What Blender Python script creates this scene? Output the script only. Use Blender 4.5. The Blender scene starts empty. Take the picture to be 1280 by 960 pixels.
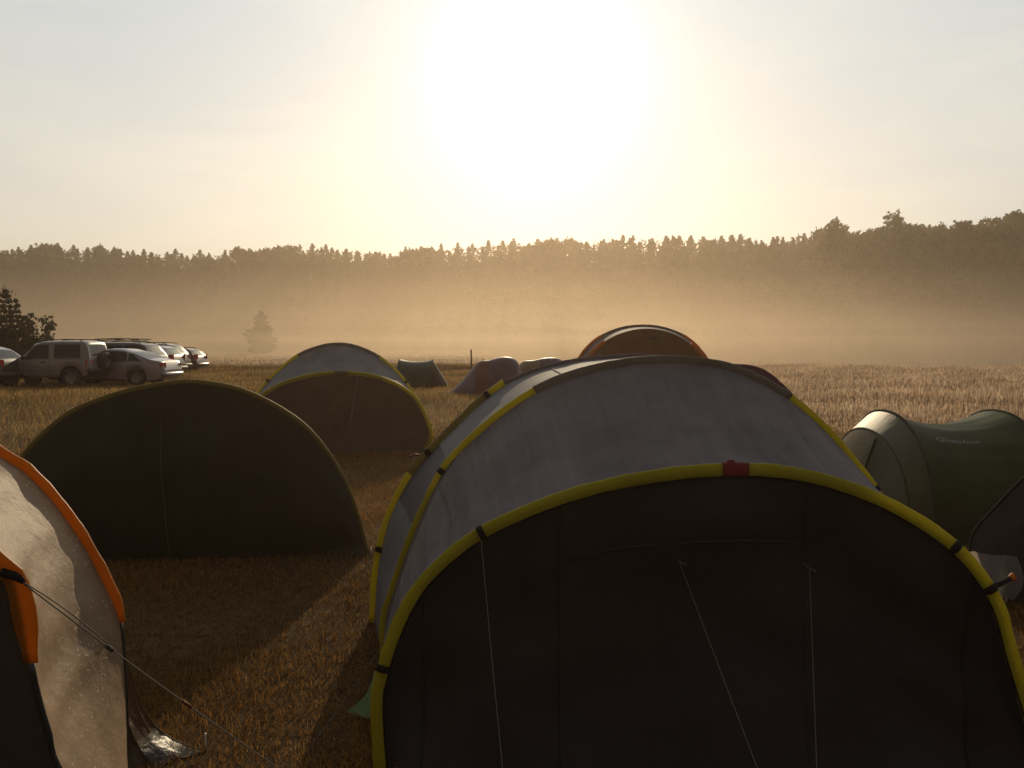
import bpy, bmesh, math, random
import numpy as np
from mathutils import Vector, Matrix, noise as mnoise

random.seed(7)
rng = np.random.default_rng(11)
R = math.radians
sc = bpy.context.scene
col = sc.collection

# ------------------------------------------------------------------ camera
CAM_H = 1.5
F = 1000.0 / 1280.0                       # focal length over picture width
PITCH = math.atan(50 / 1000.0)
cp, sp = math.cos(PITCH), math.sin(PITCH)
cam = bpy.data.cameras.new('camera')
cam.sensor_width = 36.0
cam.lens = 36.0 * F
cam.clip_start = 0.05
cam.clip_end = 20000
camo = bpy.data.objects.new('camera', cam)
col.objects.link(camo)
camo.location = (0, 0, CAM_H)
camo.rotation_euler = (math.pi / 2 - PITCH, 0, 0)
sc.camera = camo
EYE = Vector((0, 0, CAM_H))


def ray(px, py):
    """survey direction of a photo pixel (1280 x 960)"""
    xr, yr = (px - 640) / 1000.0, (480 - py) / 1000.0
    return Vector((xr, cp + sp * yr, -sp + cp * yr))


def at(px, py, Y):
    d = ray(px, py)
    return EYE + d * (Y / d.y)


def ground(px, py, z=0.0):
    d = ray(px, py)
    return EYE + d * ((z - CAM_H) / d.z)


def onplane(px, py, P, n):
    d = ray(px, py)
    return EYE + d * ((P - EYE).dot(n) / d.dot(n))


# ------------------------------------------------------------------ objects
def link(o, parent=None):
    col.objects.link(o)
    if parent is not None:
        o.parent = parent
    return o


def tag(o, label, cat, group=None):
    o['label'] = label
    o['category'] = cat
    if group:
        o['group'] = group
    return o


def thing(name, label, cat, loc=(0, 0, 0), group=None, rz=0.0):
    o = bpy.data.objects.new(name, None)
    o.empty_display_size = 0.2
    o.location = loc
    o.rotation_euler = (0, 0, rz)
    link(o)
    return tag(o, label, cat, group)


def mesh_obj(name, verts, faces, mat, parent=None, smooth=True, local=True, mats=None, midx=None, uvs=None):
    """verts in world coordinates when parent sits unrotated somewhere and local=False"""
    if parent is not None and not local:
        off = Vector(parent.location)
        p = parent.parent
        while p is not None:
            off = off + Vector(p.location)
            p = p.parent
        verts = [Vector(v) - off for v in verts]
    me = bpy.data.meshes.new(name)
    me.from_pydata([tuple(v) for v in verts], [], faces)
    if smooth:
        me.polygons.foreach_set('use_smooth', [True] * len(me.polygons))
    if mats:
        for m in mats:
            me.materials.append(m)
        if midx:
            me.polygons.foreach_set('material_index', midx)
    else:
        me.materials.append(mat)
    if uvs is not None:
        ul = me.uv_layers.new(name='UVMap')
        for lo in me.loops:
            ul.data[lo.index].uv = uvs[lo.vertex_index]
    me.update()
    o = bpy.data.objects.new(name, me)
    return link(o, parent)


def structure(o):
    o['kind'] = 'structure'
    return o


# ------------------------------------------------------------------ materials
def nodes(name):
    m = bpy.data.materials.new(name)
    m.use_nodes = True
    nt = m.node_tree
    nt.nodes.clear()
    out = nt.nodes.new('ShaderNodeOutputMaterial')
    return m, nt, out


def N(nt, kind, **kw):
    n = nt.nodes.new(kind)
    for k, v in kw.items():
        if k in n.inputs.keys():
            n.inputs[k].default_value = v
        else:
            setattr(n, k, v)
    return n


def mixcol(nt, fac, a, b):
    n = nt.nodes.new('ShaderNodeMix')
    n.data_type = 'RGBA'
    if isinstance(fac, float):
        n.inputs[0].default_value = fac
    else:
        nt.links.new(fac, n.inputs[0])
    for i, v in ((6, a), (7, b)):
        if isinstance(v, tuple):
            n.inputs[i].default_value = (*v[:3], 1)
        else:
            nt.links.new(v, n.inputs[i])
    return n.outputs[2]


def ramp(nt, src, stops):
    n = nt.nodes.new('ShaderNodeValToRGB')
    while len(n.color_ramp.elements) < len(stops):
        n.color_ramp.elements.new(0.5)
    for e, (p, c) in zip(n.color_ramp.elements, stops):
        e.position = p
        e.color = (*c, 1) if len(c) == 3 else c
    nt.links.new(src, n.inputs[0])
    return n.outputs[0]


def fabric(name, base, trans=0.25, tcol=None, rough=0.55, bump=0.25, wscale=5.0, spec=0.35, dew=0.0, dirt=0.25, fold_shade=0.0):
    """thin coated tent cloth: reflects, glows when the sun is behind it, finely creased"""
    m, nt, out = nodes(name)
    L = nt.links.new
    tc = N(nt, 'ShaderNodeTexCoord')
    n1 = N(nt, 'ShaderNodeTexNoise', Scale=wscale, Detail=5.0, Roughness=0.55)
    L(tc.outputs['Object'], n1.inputs['Vector'])
    n2 = N(nt, 'ShaderNodeTexNoise', Scale=3.0, Detail=6.0, Roughness=0.6)
    L(tc.outputs['Object'], n2.inputs['Vector'])
    dark = tuple(c * (1 - dirt) for c in base)
    lite = tuple(min(1, c * (1 + dirt)) for c in base)
    c = mixcol(nt, ramp(nt, n2.outputs[0], [(0.3, (0, 0, 0)), (0.7, (1, 1, 1))]), dark, lite)
    if fold_shade:  # light and dark of the folds painted into the cloth colour
        mpu = N(nt, 'ShaderNodeMapping')
        mpu.inputs['Scale'].default_value = (85.0, 0.8, 1.0)
        L(tc.outputs['UV'], mpu.inputs['Vector'])
        n3 = N(nt, 'ShaderNodeTexNoise', Scale=1.0, Detail=4.0, Roughness=0.6, Distortion=0.3)
        L(mpu.outputs[0], n3.inputs['Vector'])
        sk = ramp(nt, n3.outputs[0], [(0.35, (1 - fold_shade,) * 3), (0.55, (1.0,) * 3), (0.72, (1 + fold_shade,) * 3)])
        mm = nt.nodes.new('ShaderNodeMix')
        mm.data_type = 'RGBA'
        mm.blend_type = 'MULTIPLY'
        mm.inputs[0].default_value = 1.0
        L(c, mm.inputs[6])
        L(sk, mm.inputs[7])
        c = mm.outputs[2]
    pr = N(nt, 'ShaderNodeBsdfPrincipled', Roughness=rough)
    pr.inputs['Specular IOR Level'].default_value = spec
    L(c, pr.inputs['Base Color'])
    bmp = N(nt, 'ShaderNodeBump', Strength=bump, Distance=0.02)
    L(n1.outputs[0], bmp.inputs['Height'])
    if fold_shade:
        b5 = N(nt, 'ShaderNodeBump', Strength=0.8, Distance=0.03)
        L(n3.outputs[0], b5.inputs['Height'])
        L(bmp.outputs[0], b5.inputs['Normal'])
        bmp = b5
    L(bmp.outputs[0], pr.inputs['Normal'])
    sh = pr.outputs[0]
    if trans > 0:
        tr = N(nt, 'ShaderNodeBsdfTranslucent')
        t = tcol or base
        tv = mixcol(nt, n2.outputs[0], tuple(x * 0.75 for x in t), tuple(min(1, x * 1.25) for x in t))
        if dew:
            v = N(nt, 'ShaderNodeTexVoronoi', Scale=85.0)
            L(tc.outputs['Object'], v.inputs['Vector'])
            lt = N(nt, 'ShaderNodeMath', operation='LESS_THAN')
            L(v.outputs['Distance'], lt.inputs[0])
            lt.inputs[1].default_value = 0.27
            sep = N(nt, 'ShaderNodeSeparateColor')
            L(v.outputs['Color'], sep.inputs[0])
            ls = N(nt, 'ShaderNodeMath', operation='MULTIPLY_ADD')
            L(sep.outputs[1], ls.inputs[0])
            ls.inputs[1].default_value = 0.28
            ls.inputs[2].default_value = 0.08
            L(ls.outputs[0], lt.inputs[1])
            gt = N(nt, 'ShaderNodeMath', operation='GREATER_THAN')
            L(sep.outputs[0], gt.inputs[0])
            gt.inputs[1].default_value = 1 - dew
            mu = N(nt, 'ShaderNodeMath', operation='MULTIPLY')
            L(lt.outputs[0], mu.inputs[0])
            L(gt.outputs[0], mu.inputs[1])
            glints = mixcol(nt, mu.outputs[0], c, (0.92, 0.80, 0.60))  # sparkle of the dew painted as pale golden base colour
            L(glints, pr.inputs['Base Color'])
            rr = N(nt, 'ShaderNodeMath', operation='MULTIPLY_ADD')
            L(mu.outputs[0], rr.inputs[0])
            rr.inputs[1].default_value = 0.12 - rough
            rr.inputs[2].default_value = rough
            L(rr.outputs[0], pr.inputs['Roughness'])
            hb = N(nt, 'ShaderNodeMath', operation='MULTIPLY_ADD')
            L(v.outputs['Distance'], hb.inputs[0])
            hb.inputs[1].default_value = -1.0
            hb.inputs[2].default_value = 0.22
            hm = N(nt, 'ShaderNodeMath', operation='MULTIPLY')
            L(hb.outputs[0], hm.inputs[0])
            L(mu.outputs[0], hm.inputs[1])
            b3 = N(nt, 'ShaderNodeBump', Strength=0.9, Distance=0.012)
            L(hm.outputs[0], b3.inputs['Height'])
            L(bmp.outputs[0], b3.inputs['Normal'])
            L(b3.outputs[0], pr.inputs['Normal'])
            facs = None
        else:
            facs = None
        L(tv, tr.inputs['Color'])
        L(bmp.outputs[0], tr.inputs['Normal'])
        mx = N(nt, 'ShaderNodeMixShader')
        mx.inputs[0].default_value = trans
        if facs is not None:
            L(facs, mx.inputs[0])
        L(sh, mx.inputs[1])
        L(tr.outputs[0], mx.inputs[2])
        sh = mx.outputs[0]
    L(sh, out.inputs[0])
    return m


def solid(name, base, rough=0.5, metal=0.0, spec=0.5, coat=0.0, var=0.12, scale=20.0, trans=0.0, bump=0.0):
    m, nt, out = nodes(name)
    L = nt.links.new
    tc = N(nt, 'ShaderNodeTexCoord')
    n = N(nt, 'ShaderNodeTexNoise', Scale=scale, Detail=4.0)
    L(tc.outputs['Object'], n.inputs['Vector'])
    c = mixcol(nt, n.outputs[0], tuple(x * (1 - var) for x in base), tuple(min(1, x * (1 + var)) for x in base))
    p = N(nt, 'ShaderNodeBsdfPrincipled', Roughness=rough, Metallic=metal)
    p.inputs['Specular IOR Level'].default_value = spec
    p.inputs['Coat Weight'].default_value = coat
    p.inputs['Coat Roughness'].default_value = 0.06
    L(c, p.inputs['Base Color'])
    if bump:
        b = N(nt, 'ShaderNodeBump', Strength=bump, Distance=0.02)
        L(n.outputs[0], b.inputs['Height'])
        L(b.outputs[0], p.inputs['Normal'])
    sh = p.outputs[0]
    if trans:
        t = N(nt, 'ShaderNodeBsdfTranslucent')
        L(c, t.inputs['Color'])
        mx = N(nt, 'ShaderNodeMixShader')
        mx.inputs[0].default_value = trans
        L(sh, mx.inputs[1])
        L(t.outputs[0], mx.inputs[2])
        sh = mx.outputs[0]
    L(sh, out.inputs[0])
    return m


def leafmat(name, a, b, trans=0.35):
    """a..b by the leaf's own random attribute"""
    m, nt, out = nodes(name)
    L = nt.links.new
    at_ = N(nt, 'ShaderNodeAttribute', attribute_name='tint')
    c = mixcol(nt, at_.outputs['Fac'], a, b)
    d = N(nt, 'ShaderNodeBsdfDiffuse', Roughness=0.8)
    t = N(nt, 'ShaderNodeBsdfTranslucent')
    L(c, d.inputs[0])
    L(c, t.inputs[0])
    mx = N(nt, 'ShaderNodeMixShader')
    mx.inputs[0].default_value = trans
    L(d.outputs[0], mx.inputs[1])
    L(t.outputs[0], mx.inputs[2])
    L(mx.outputs[0], out.inputs[0])
    return m


M = {}
M['grey_roof'] = fabric('grey_coated_cloth', (0.18, 0.16, 0.166), 0.25, (0.19, 0.17, 0.17), 0.8, 0.3, 4, spec=0.12, fold_shade=0.09)
M['side_grey'] = fabric('pale_grey_cloth', (0.20, 0.20, 0.215), 0.42, (0.25, 0.24, 0.25), 0.7, 0.2, 4)
M['strip'] = fabric('brown_grey_cloth', (0.055, 0.043, 0.038), 0.12, (0.07, 0.05, 0.042), 0.75)
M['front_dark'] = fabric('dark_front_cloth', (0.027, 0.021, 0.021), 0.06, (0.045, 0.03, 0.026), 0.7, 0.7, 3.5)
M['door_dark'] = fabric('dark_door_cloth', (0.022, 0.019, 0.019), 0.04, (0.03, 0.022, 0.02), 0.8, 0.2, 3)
M['mesh_vent'] = fabric('vent_mesh_cloth', (0.05, 0.045, 0.055), 0.12, (0.06, 0.05, 0.06), 0.7)
M['yellow'] = fabric('yellow_sleeve_cloth', (0.40, 0.36, 0.016), 0.42, (0.62, 0.54, 0.014), 0.55, 0.25, 30, dirt=0.15)
M['olive'] = fabric('olive_sleeve_cloth', (0.20, 0.17, 0.04), 0.2, (0.22, 0.18, 0.03), 0.6, 0.25, 30)
M['grey_sleeve'] = fabric('grey_sleeve_cloth', (0.17, 0.15, 0.12), 0.2, (0.18, 0.15, 0.11), 0.6, 0.25, 30)
M['orange'] = fabric('orange_sleeve_cloth', (0.40, 0.155, 0.010), 0.5, (0.62, 0.26, 0.008), 0.5, 0.25, 20, dirt=0.15)
M['cream'] = fabric('dewy_cream_cloth', (0.33, 0.225, 0.14), 0.3, (0.46, 0.30, 0.17), 0.6, 0.7, 6, spec=0.3, dew=0.42, dirt=0.25)
M['green_dark'] = fabric('dark_olive_cloth', (0.034, 0.032, 0.018), 0.14, (0.06, 0.055, 0.02), 0.8, 0.5, 2.5)
M['green'] = fabric('forest_green_cloth', (0.036, 0.054, 0.017), 0.25, (0.06, 0.10, 0.018), 0.6, 0.4, 5, spec=0.15, fold_shade=0.0)
M['green_pale'] = fabric('pale_green_cloth', (0.085, 0.082, 0.05), 0.35, (0.36, 0.29, 0.13), 0.5, 0.3, 5)
M['navy'] = fabric('navy_cloth', (0.028, 0.028, 0.038), 0.08, (0.03, 0.028, 0.038), 0.5, 0.3, 5)
M['navy_flap'] = fabric('dewy_grey_flap_cloth', (0.22, 0.20, 0.20), 0.6, (0.60, 0.48, 0.38), 0.45, 0.4, 7, dew=0.12)
M['plum'] = fabric('plum_cloth', (0.09, 0.02, 0.07), 0.25, (0.16, 0.02, 0.10), 0.5)
M['blue_violet'] = fabric('violet_blue_cloth', (0.075, 0.043, 0.06), 0.2, (0.11, 0.055, 0.075), 0.5)
M['red_panel'] = fabric('faded_red_cloth', (0.12, 0.035, 0.025), 0.3, (0.20, 0.05, 0.03), 0.5)
M['teal_grey'] = fabric('grey_green_cloth', (0.035, 0.05, 0.026), 0.15, (0.05, 0.07, 0.03), 0.5)
M['ochre'] = fabric('ochre_cloth', (0.16, 0.115, 0.05), 0.3, (0.22, 0.15, 0.05), 0.5)
M['amber'] = fabric('amber_cloth', (0.12, 0.075, 0.035), 0.4, (0.34, 0.20, 0.07), 0.7)
M['brown_front'] = fabric('brown_front_cloth', (0.10, 0.072, 0.055), 0.25, (0.12, 0.085, 0.06), 0.75, 0.4, 3)
M['red_tab'] = fabric('red_tab_cloth', (0.20, 0.02, 0.022), 0.3, (0.25, 0.02, 0.022), 0.55, 0.1, 30)
M['black_strap'] = solid('black_strap', (0.010, 0.009, 0.009), 0.9, spec=0.15)
M['pole'] = solid('dark_pole', (0.02, 0.02, 0.022), 0.4)
M['cord'] = solid('pale_cord', (0.13, 0.115, 0.09), 0.8, var=0.3, scale=200, trans=0.15)
M['letter'] = solid('pale_print', (0.13, 0.15, 0.12), 0.6, var=0.3)
M['green_flap'] = fabric('light_green_cloth', (0.20, 0.32, 0.16), 0.5, (0.30, 0.42, 0.20), 0.5)
M['black_skirt'] = fabric('glossy_skirt_cloth', (0.05, 0.035, 0.022), 0.35, (0.16, 0.10, 0.045), 0.38, 0.9, 9, spec=0.35)
M['peg'] = solid('steel_peg', (0.5, 0.5, 0.5), 0.35, 1.0)


# ------------------------------------------------------------------ terrain
def terr(x, y):
    """height of the meadow: flat camp site, slightly hummocky, a hollow on the right that fills with mist"""
    x = np.asarray(x, float)
    y = np.asarray(y, float)
    s1 = np.clip((x + 4) / 14, 0, 1)
    s2 = np.clip((y - 42) / 50, 0, 1)
    s1 = s1 * s1 * (3 - 2 * s1)
    s2 = s2 * s2 * (3 - 2 * s2)
    d = np.hypot(x, y)
    amp = np.clip((d - 6) / 20, 0, 1)
    return -2.4 * s1 * s2 + 0.06 * amp * (np.sin(x * 0.41 + 1.3) * np.cos(y * 0.29) + 0.5 * np.sin(x * 0.13 - y * 0.21))


def tz(x, y):
    return float(terr(x, y))


g1 = np.concatenate([-np.geomspace(6000, 40, 40), np.linspace(-38, 38, 110), np.geomspace(40, 6000, 40)])
g2 = np.concatenate([-np.geomspace(4000, 14, 20), np.linspace(-12, 60, 120), np.geomspace(61, 9000, 50)])
X, Y = np.meshgrid(g1, g2)
Z = terr(X, Y)
nx, ny = len(g1), len(g2)
vs = np.stack([X.ravel(), Y.ravel(), Z.ravel()], 1)
ii = (np.arange(ny - 1)[:, None] * nx + np.arange(nx - 1)[None]).ravel()
fc = np.stack([ii, ii + 1, ii + 1 + nx, ii + nx], 1)


def ground_mat():
    m, nt, out = nodes('dry_meadow_soil')
    L = nt.links.new
    tc = N(nt, 'ShaderNodeTexCoord')
    a = N(nt, 'ShaderNodeTexNoise', Scale=0.6, Detail=8.0, Roughness=0.65)
    b = N(nt, 'ShaderNodeTexNoise', Scale=14.0, Detail=6.0, Roughness=0.7)
    L(tc.outputs['Object'], a.inputs['Vector'])
    L(tc.outputs['Object'], b.inputs['Vector'])
    c1 = ramp(nt, a.outputs[0], [(0.3, (0.055, 0.034, 0.016)), (0.55, (0.12, 0.074, 0.030)), (0.75, (0.19, 0.12, 0.05))])
    c2 = ramp(nt, b.outputs[0], [(0.3, (0.35, 0.3, 0.25)), (0.7, (1, 1, 1))])
    mm = nt.nodes.new('ShaderNodeMix')
    mm.data_type = 'RGBA'
    mm.blend_type = 'MULTIPLY'
    mm.inputs[0].default_value = 1
    L(c1, mm.inputs[6])
    L(c2, mm.inputs[7])
    p = N(nt, 'ShaderNodeBsdfPrincipled', Roughness=0.95)
    p.inputs['Specular IOR Level'].default_value = 0.1
    L(mm.outputs[2], p.inputs['Base Color'])
    bm_ = N(nt, 'ShaderNodeBump', Strength=0.5, Distance=0.05)
    L(b.outputs[0], bm_.inputs['Height'])
    L(bm_.outputs[0], p.inputs['Normal'])
    L(p.outputs[0], out.inputs[0])
    return m


structure(mesh_obj('ground', vs.tolist(), fc.tolist(), ground_mat()))


# ------------------------------------------------------------------ grass (uncountable: stuff)
def blades(name, n, sampler, hfun, wfun, mat, label, heads=False, lean=0.35):
    xy = sampler(n)
    n = len(xy)
    x, y = xy[:, 0], xy[:, 1]
    d = np.hypot(x, y)
    z = terr(x, y)
    h = hfun(d, n, x, y)
    w = wfun(d, n)
    a = rng.uniform(0, 2 * math.pi, n)
    l = rng.normal(0, lean, n)
    dx, dy = np.cos(a), np.sin(a)
    la = rng.uniform(0, 2 * math.pi, n)
    lx, ly = np.cos(la) * l * h, np.sin(la) * l * h
    P = np.zeros((n, 5, 3))
    P[:, 0] = np.stack([x - dx * w, y - dy * w, z - 0.01], 1)
    P[:, 1] = np.stack([x + dx * w, y + dy * w, z - 0.01], 1)
    P[:, 2] = np.stack([x + lx * 0.35 + dx * w * 0.7, y + ly * 0.35 + dy * w * 0.7, z + h * 0.55], 1)
    P[:, 3] = np.stack([x + lx * 0.35 - dx * w * 0.7, y + ly * 0.35 - dy * w * 0.7, z + h * 0.55], 1)
    P[:, 4] = np.stack([x + lx, y + ly, z + h * (1 - 0.3 * np.abs(l))], 1)
    if heads:                              # seed head: the upper part is the wider one
        P[:, 2] = np.stack([x + lx * 0.6 + dx * w * 1.6, y + ly * 0.6 + dy * w * 1.6, z + h * 0.82], 1)
        P[:, 3] = np.stack([x + lx * 0.6 - dx * w * 1.6, y + ly * 0.6 - dy * w * 1.6, z + h * 0.82], 1)
    base = np.arange(n)[:, None] * 5
    loops = np.concatenate([base + np.array([0, 1, 2, 3]), base + np.array([3, 2, 4])], 1).ravel()
    me = bpy.data.meshes.new(name)
    me.vertices.add(n * 5)
    me.vertices.foreach_set('co', P.ravel())
    me.loops.add(n * 7)
    me.loops.foreach_set('vertex_index', loops)
    me.polygons.add(n * 2)
    st = (np.arange(n)[:, None] * 7 + np.array([0, 4])).ravel()
    me.polygons.foreach_set('loop_start', st)
    me.polygons.foreach_set('loop_total', np.tile([4, 3], n))
    t = np.clip(rng.normal(0.45, 0.25, n) + 0.18 * np.sin(x * 1.3 + 2 * np.sin(y * 0.7)), 0, 1)
    at_ = me.attributes.new('tint', 'FLOAT', 'POINT')
    at_.data.foreach_set('value', np.repeat(t, 5))
    me.materials.append(mat)
    me.update(calc_edges=True)
    o = bpy.data.objects.new(name, me)
    link(o)
    o['kind'] = 'stuff'
    o['label'] = label
    o['category'] = 'grass'
    return o


def clump(x, y, s=1.0):
    return 0.5 + 0.5 * np.sin(x * 2.1 * s + 1.7 * np.sin(y * 1.3 * s)) * np.sin(y * 2.6 * s + 1.1 * np.sin(x * 1.9 * s))


def wedge(d0, d1, half, power=1.0, a0=None, a1=None):
    def f(n):
        u = rng.uniform(0, 1, n)
        d = (d0 ** power + u * (d1 ** power - d0 ** power)) ** (1 / power)
        a = rng.uniform(a0 if a0 is not None else -half, a1 if a1 is not None else half, n)
        return np.stack([d * np.sin(a), d * np.cos(a)], 1)
    return f


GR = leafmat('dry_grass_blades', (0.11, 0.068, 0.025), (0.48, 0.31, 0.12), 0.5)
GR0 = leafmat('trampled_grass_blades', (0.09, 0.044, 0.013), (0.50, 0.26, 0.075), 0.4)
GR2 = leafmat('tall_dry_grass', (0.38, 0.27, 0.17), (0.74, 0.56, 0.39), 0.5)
blades('short_grass', 380000, wedge(2.0, 13, R(46), 1.25),
       lambda d, n, x, y: (0.02 + 0.04 * clump(x, y) ** 1.5 + 0.09 * (np.exp(-((y - 5.70) / 0.10) ** 2) * (x < -0.9) * clump(x, y, 4) + np.exp(-((y - 10.8) / 0.2) ** 2) * (x < -1) * clump(x, y, 3) + np.exp(-(((x + 0.52) / 0.07) ** 2)) * (y < 4.4) * clump(x, y, 4))) * rng.uniform(0.5, 1.3, n),
       lambda d, n: 0.0011 + 0.00022 * d, GR0, 'short dry trampled grass between the tents', lean=1.6)
blades('meadow_grass', 300000, wedge(12, 60, R(46), 1.15),
       lambda d, n, x, y: (0.05 + 0.13 * clump(x, y, 0.35) ** 2 + 0.05 * clump(x, y, 1.7)) * rng.uniform(0.5, 1.4, n),
       lambda d, n: 0.0014 + 0.00028 * d, GR, 'golden dry meadow grass around the cars and far tents', lean=0.8)
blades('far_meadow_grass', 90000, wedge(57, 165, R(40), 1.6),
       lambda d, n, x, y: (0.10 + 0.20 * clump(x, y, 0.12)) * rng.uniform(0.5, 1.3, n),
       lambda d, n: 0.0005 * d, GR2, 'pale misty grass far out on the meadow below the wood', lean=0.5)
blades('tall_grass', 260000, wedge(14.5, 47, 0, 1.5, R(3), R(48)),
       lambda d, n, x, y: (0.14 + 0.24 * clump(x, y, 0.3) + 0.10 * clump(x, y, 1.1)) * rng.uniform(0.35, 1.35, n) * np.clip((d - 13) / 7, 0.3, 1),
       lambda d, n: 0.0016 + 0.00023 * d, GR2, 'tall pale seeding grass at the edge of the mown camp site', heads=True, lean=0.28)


# ------------------------------------------------------------------ tent building
def crom(pts, n):
    """smooth resample of a polyline by arc length"""
    P = [Vector(p) for p in pts]
    E = [P[0] * 2 - P[1]] + P + [P[-1] * 2 - P[-2]]
    out = []
    for i in range(1, len(E) - 2):
        for k in range(12):
            t = k / 12
            a, b, c, d = E[i - 1], E[i], E[i + 1], E[i + 2]
            out.append(0.5 * ((2 * b) + (c - a) * t + (2 * a - 5 * b + 4 * c - d) * t * t + (3 * b - a - 3 * c + d) * t ** 3))
    out.append(P[-1])
    ds = [0]
    for a, b in zip(out, out[1:]):
        ds.append(ds[-1] + (b - a).length)
    res, j = [], 0
    for k in range(n):
        s = ds[-1] * k / (n - 1)
        while j < len(ds) - 2 and ds[j + 1] < s:
            j += 1
        t = 0 if ds[j + 1] == ds[j] else (s - ds[j]) / (ds[j + 1] - ds[j])
        res.append(out[j].lerp(out[j + 1], min(1, t)))
    return res


NH = 121


def hoop(trace, G1, G2, lean, n=NH):
    """a pole arc standing on ground points G1, G2 and leaning towards the viewer by lean degrees"""
    G1, G2 = Vector(G1), Vector(G2)
    b = (G2 - G1).normalized()
    perp = b.cross(Vector((0, 0, 1)))
    u = Vector((0, 0, 1)) * math.cos(R(lean)) + perp * math.sin(R(lean))
    nn = b.cross(u)
    pts = [G1] + [onplane(px, py, G1, nn) for px, py in trace] + [G2]
    return crom(pts, n)


def arc(G1, G2, height, lean=0.0, p=0.85, n=NH, side=-1):
    """a free arc between two ground points"""
    G1, G2 = Vector(G1), Vector(G2)
    b = (G2 - G1).normalized()
    perp = b.cross(Vector((0, 0, 1)))
    u = Vector((0, 0, 1)) * math.cos(R(lean)) + perp * math.sin(R(lean))
    c = (G1 + G2) / 2
    hw = (G2 - G1).length / 2
    pts = []
    for k in range(n):
        t = math.pi * k / (n - 1)
        cs = math.cos(t)
        pts.append(c - b * hw * math.copysign(abs(cs) ** p, cs) + u * height / math.cos(R(lean)) * math.sin(t) ** p)
    return crom(pts[::3] if n % 3 == 1 else pts, n)


def vnoise(x, y, z=0.0):
    return mnoise.noise(Vector((x, y, z)))


def grid_mesh(rows):
    nr, nc = len(rows), len(rows[0])
    v = [p for r in rows for p in r]
    f = [(i * nc + j, i * nc + j + 1, (i + 1) * nc + j + 1, (i + 1) * nc + j) for i in range(nr - 1) for j in range(nc - 1)]
    return v, f


def loft_rows(A, B, n=14, sag=0.03, fold=0.0, seed=0.0, i0=0, i1=None, freq=18.0):
    """cloth stretched between two arcs: sags towards the middle, folds run from arc to arc"""
    i1 = len(A) - 1 if i1 is None else i1
    cen = (A[0] + A[-1] + B[0] + B[-1]) / 4
    rows = []
    for k in range(n + 1):
        s = k / n
        bell = 4 * s * (1 - s)
        row = []
        for i in range(i0, i1 + 1):
            p = A[i].lerp(B[i], s)
            c = Vector((cen.x, p.y * 0.5 + cen.y * 0.5, 0.25))
            out = (p - c)
            out.normalize()
            g = i / (len(A) - 1)
            w = min(1, 6 * g, 6 * (1 - g))
            d = -sag * bell * w + fold * (bell ** 0.6) * w * (vnoise(g * freq + seed, s * 0.8 + seed) + 0.5 * vnoise(g * freq * 2.3, s * 1.5 + seed))
            row.append(p + out * d)
        rows.append(row)
    return rows


def loft(name, A, B, mat, parent, **kw):
    rows = loft_rows(A, B, **kw)
    v, f = grid_mesh(rows)
    nr, nc = len(rows), len(rows[0])
    uv = [(j / (nc - 1), i / (nr - 1)) for i in range(nr) for j in range(nc)]
    return mesh_obj(name, v, f, mat, parent, local=False, uvs=uv)


def end_rows(H, n=16, bulge=0.05, fwd=(0, -1, 0), inset=0.0, seed=0.0, wr=0.01, drop=0.0):
    """cloth closing the mouth of an arc down to the ground line between its feet"""
    fwd = Vector(fwd)
    N_ = len(H)
    rows = []
    for k in range(n + 1):
        s = k / n
        row = []
        for i, p in enumerate(H):
            g = i / (N_ - 1)
            # ground point straight below the arc point, on the foot line
            b = (H[-1] - H[0])
            t = (p - H[0]).dot(b) / b.length_squared
            t = max(-0.02, min(1.02, t))
            q = H[0] + b * t
            q = Vector((q.x, q.y, q.z - drop))
            x = p.lerp(q, s)
            e = min(1, 5 * g, 5 * (1 - g))
            x = x + fwd * (bulge * math.sin(math.pi * min(1, s * 0.9)) * e + wr * e * min(1, s * 6) * vnoise(g * 9 + seed, s * 4 + seed, 2.0) - inset)
            row.append(x)
        rows.append(row)
    return rows


def end_panel(name, H, mat, parent, **kw):
    v, f = grid_mesh(end_rows(H, **kw))
    return mesh_obj(name, v, f, mat, parent, local=False)


def tube(pts, r, sides=8, r2=None, nrm=None, squash=1.0):
    """tube along pts; squash < 1 flattens it across nrm; r may taper to r2"""
    n = len(pts)
    v, f = [], []
    for i, p in enumerate(pts):
        t = (pts[min(n - 1, i + 1)] - pts[max(0, i - 1)])
        t.normalize()
        a = Vector(nrm) if nrm is not None else (Vector((0, 0, 1)) if abs(t.z) < 0.9 else Vector((1, 0, 0)))
        a = (a - t * a.dot(t)).normalized()
        b = t.cross(a)
        rr = r if r2 is None else r + (r2 - r) * i / (n - 1)
        for k in range(sides):
            an = 2 * math.pi * k / sides
            v.append(p + a * math.cos(an) * rr * squash + b * math.sin(an) * rr)
    for i in range(n - 1):
        for k in range(sides):
            f.append((i * sides + k, i * sides + (k + 1) % sides, (i + 1) * sides + (k + 1) % sides, (i + 1) * sides + k))
    f.append(tuple(range(sides))[::-1])
    f.append(tuple((n - 1) * sides + k for k in range(sides)))
    return v, f


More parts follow.
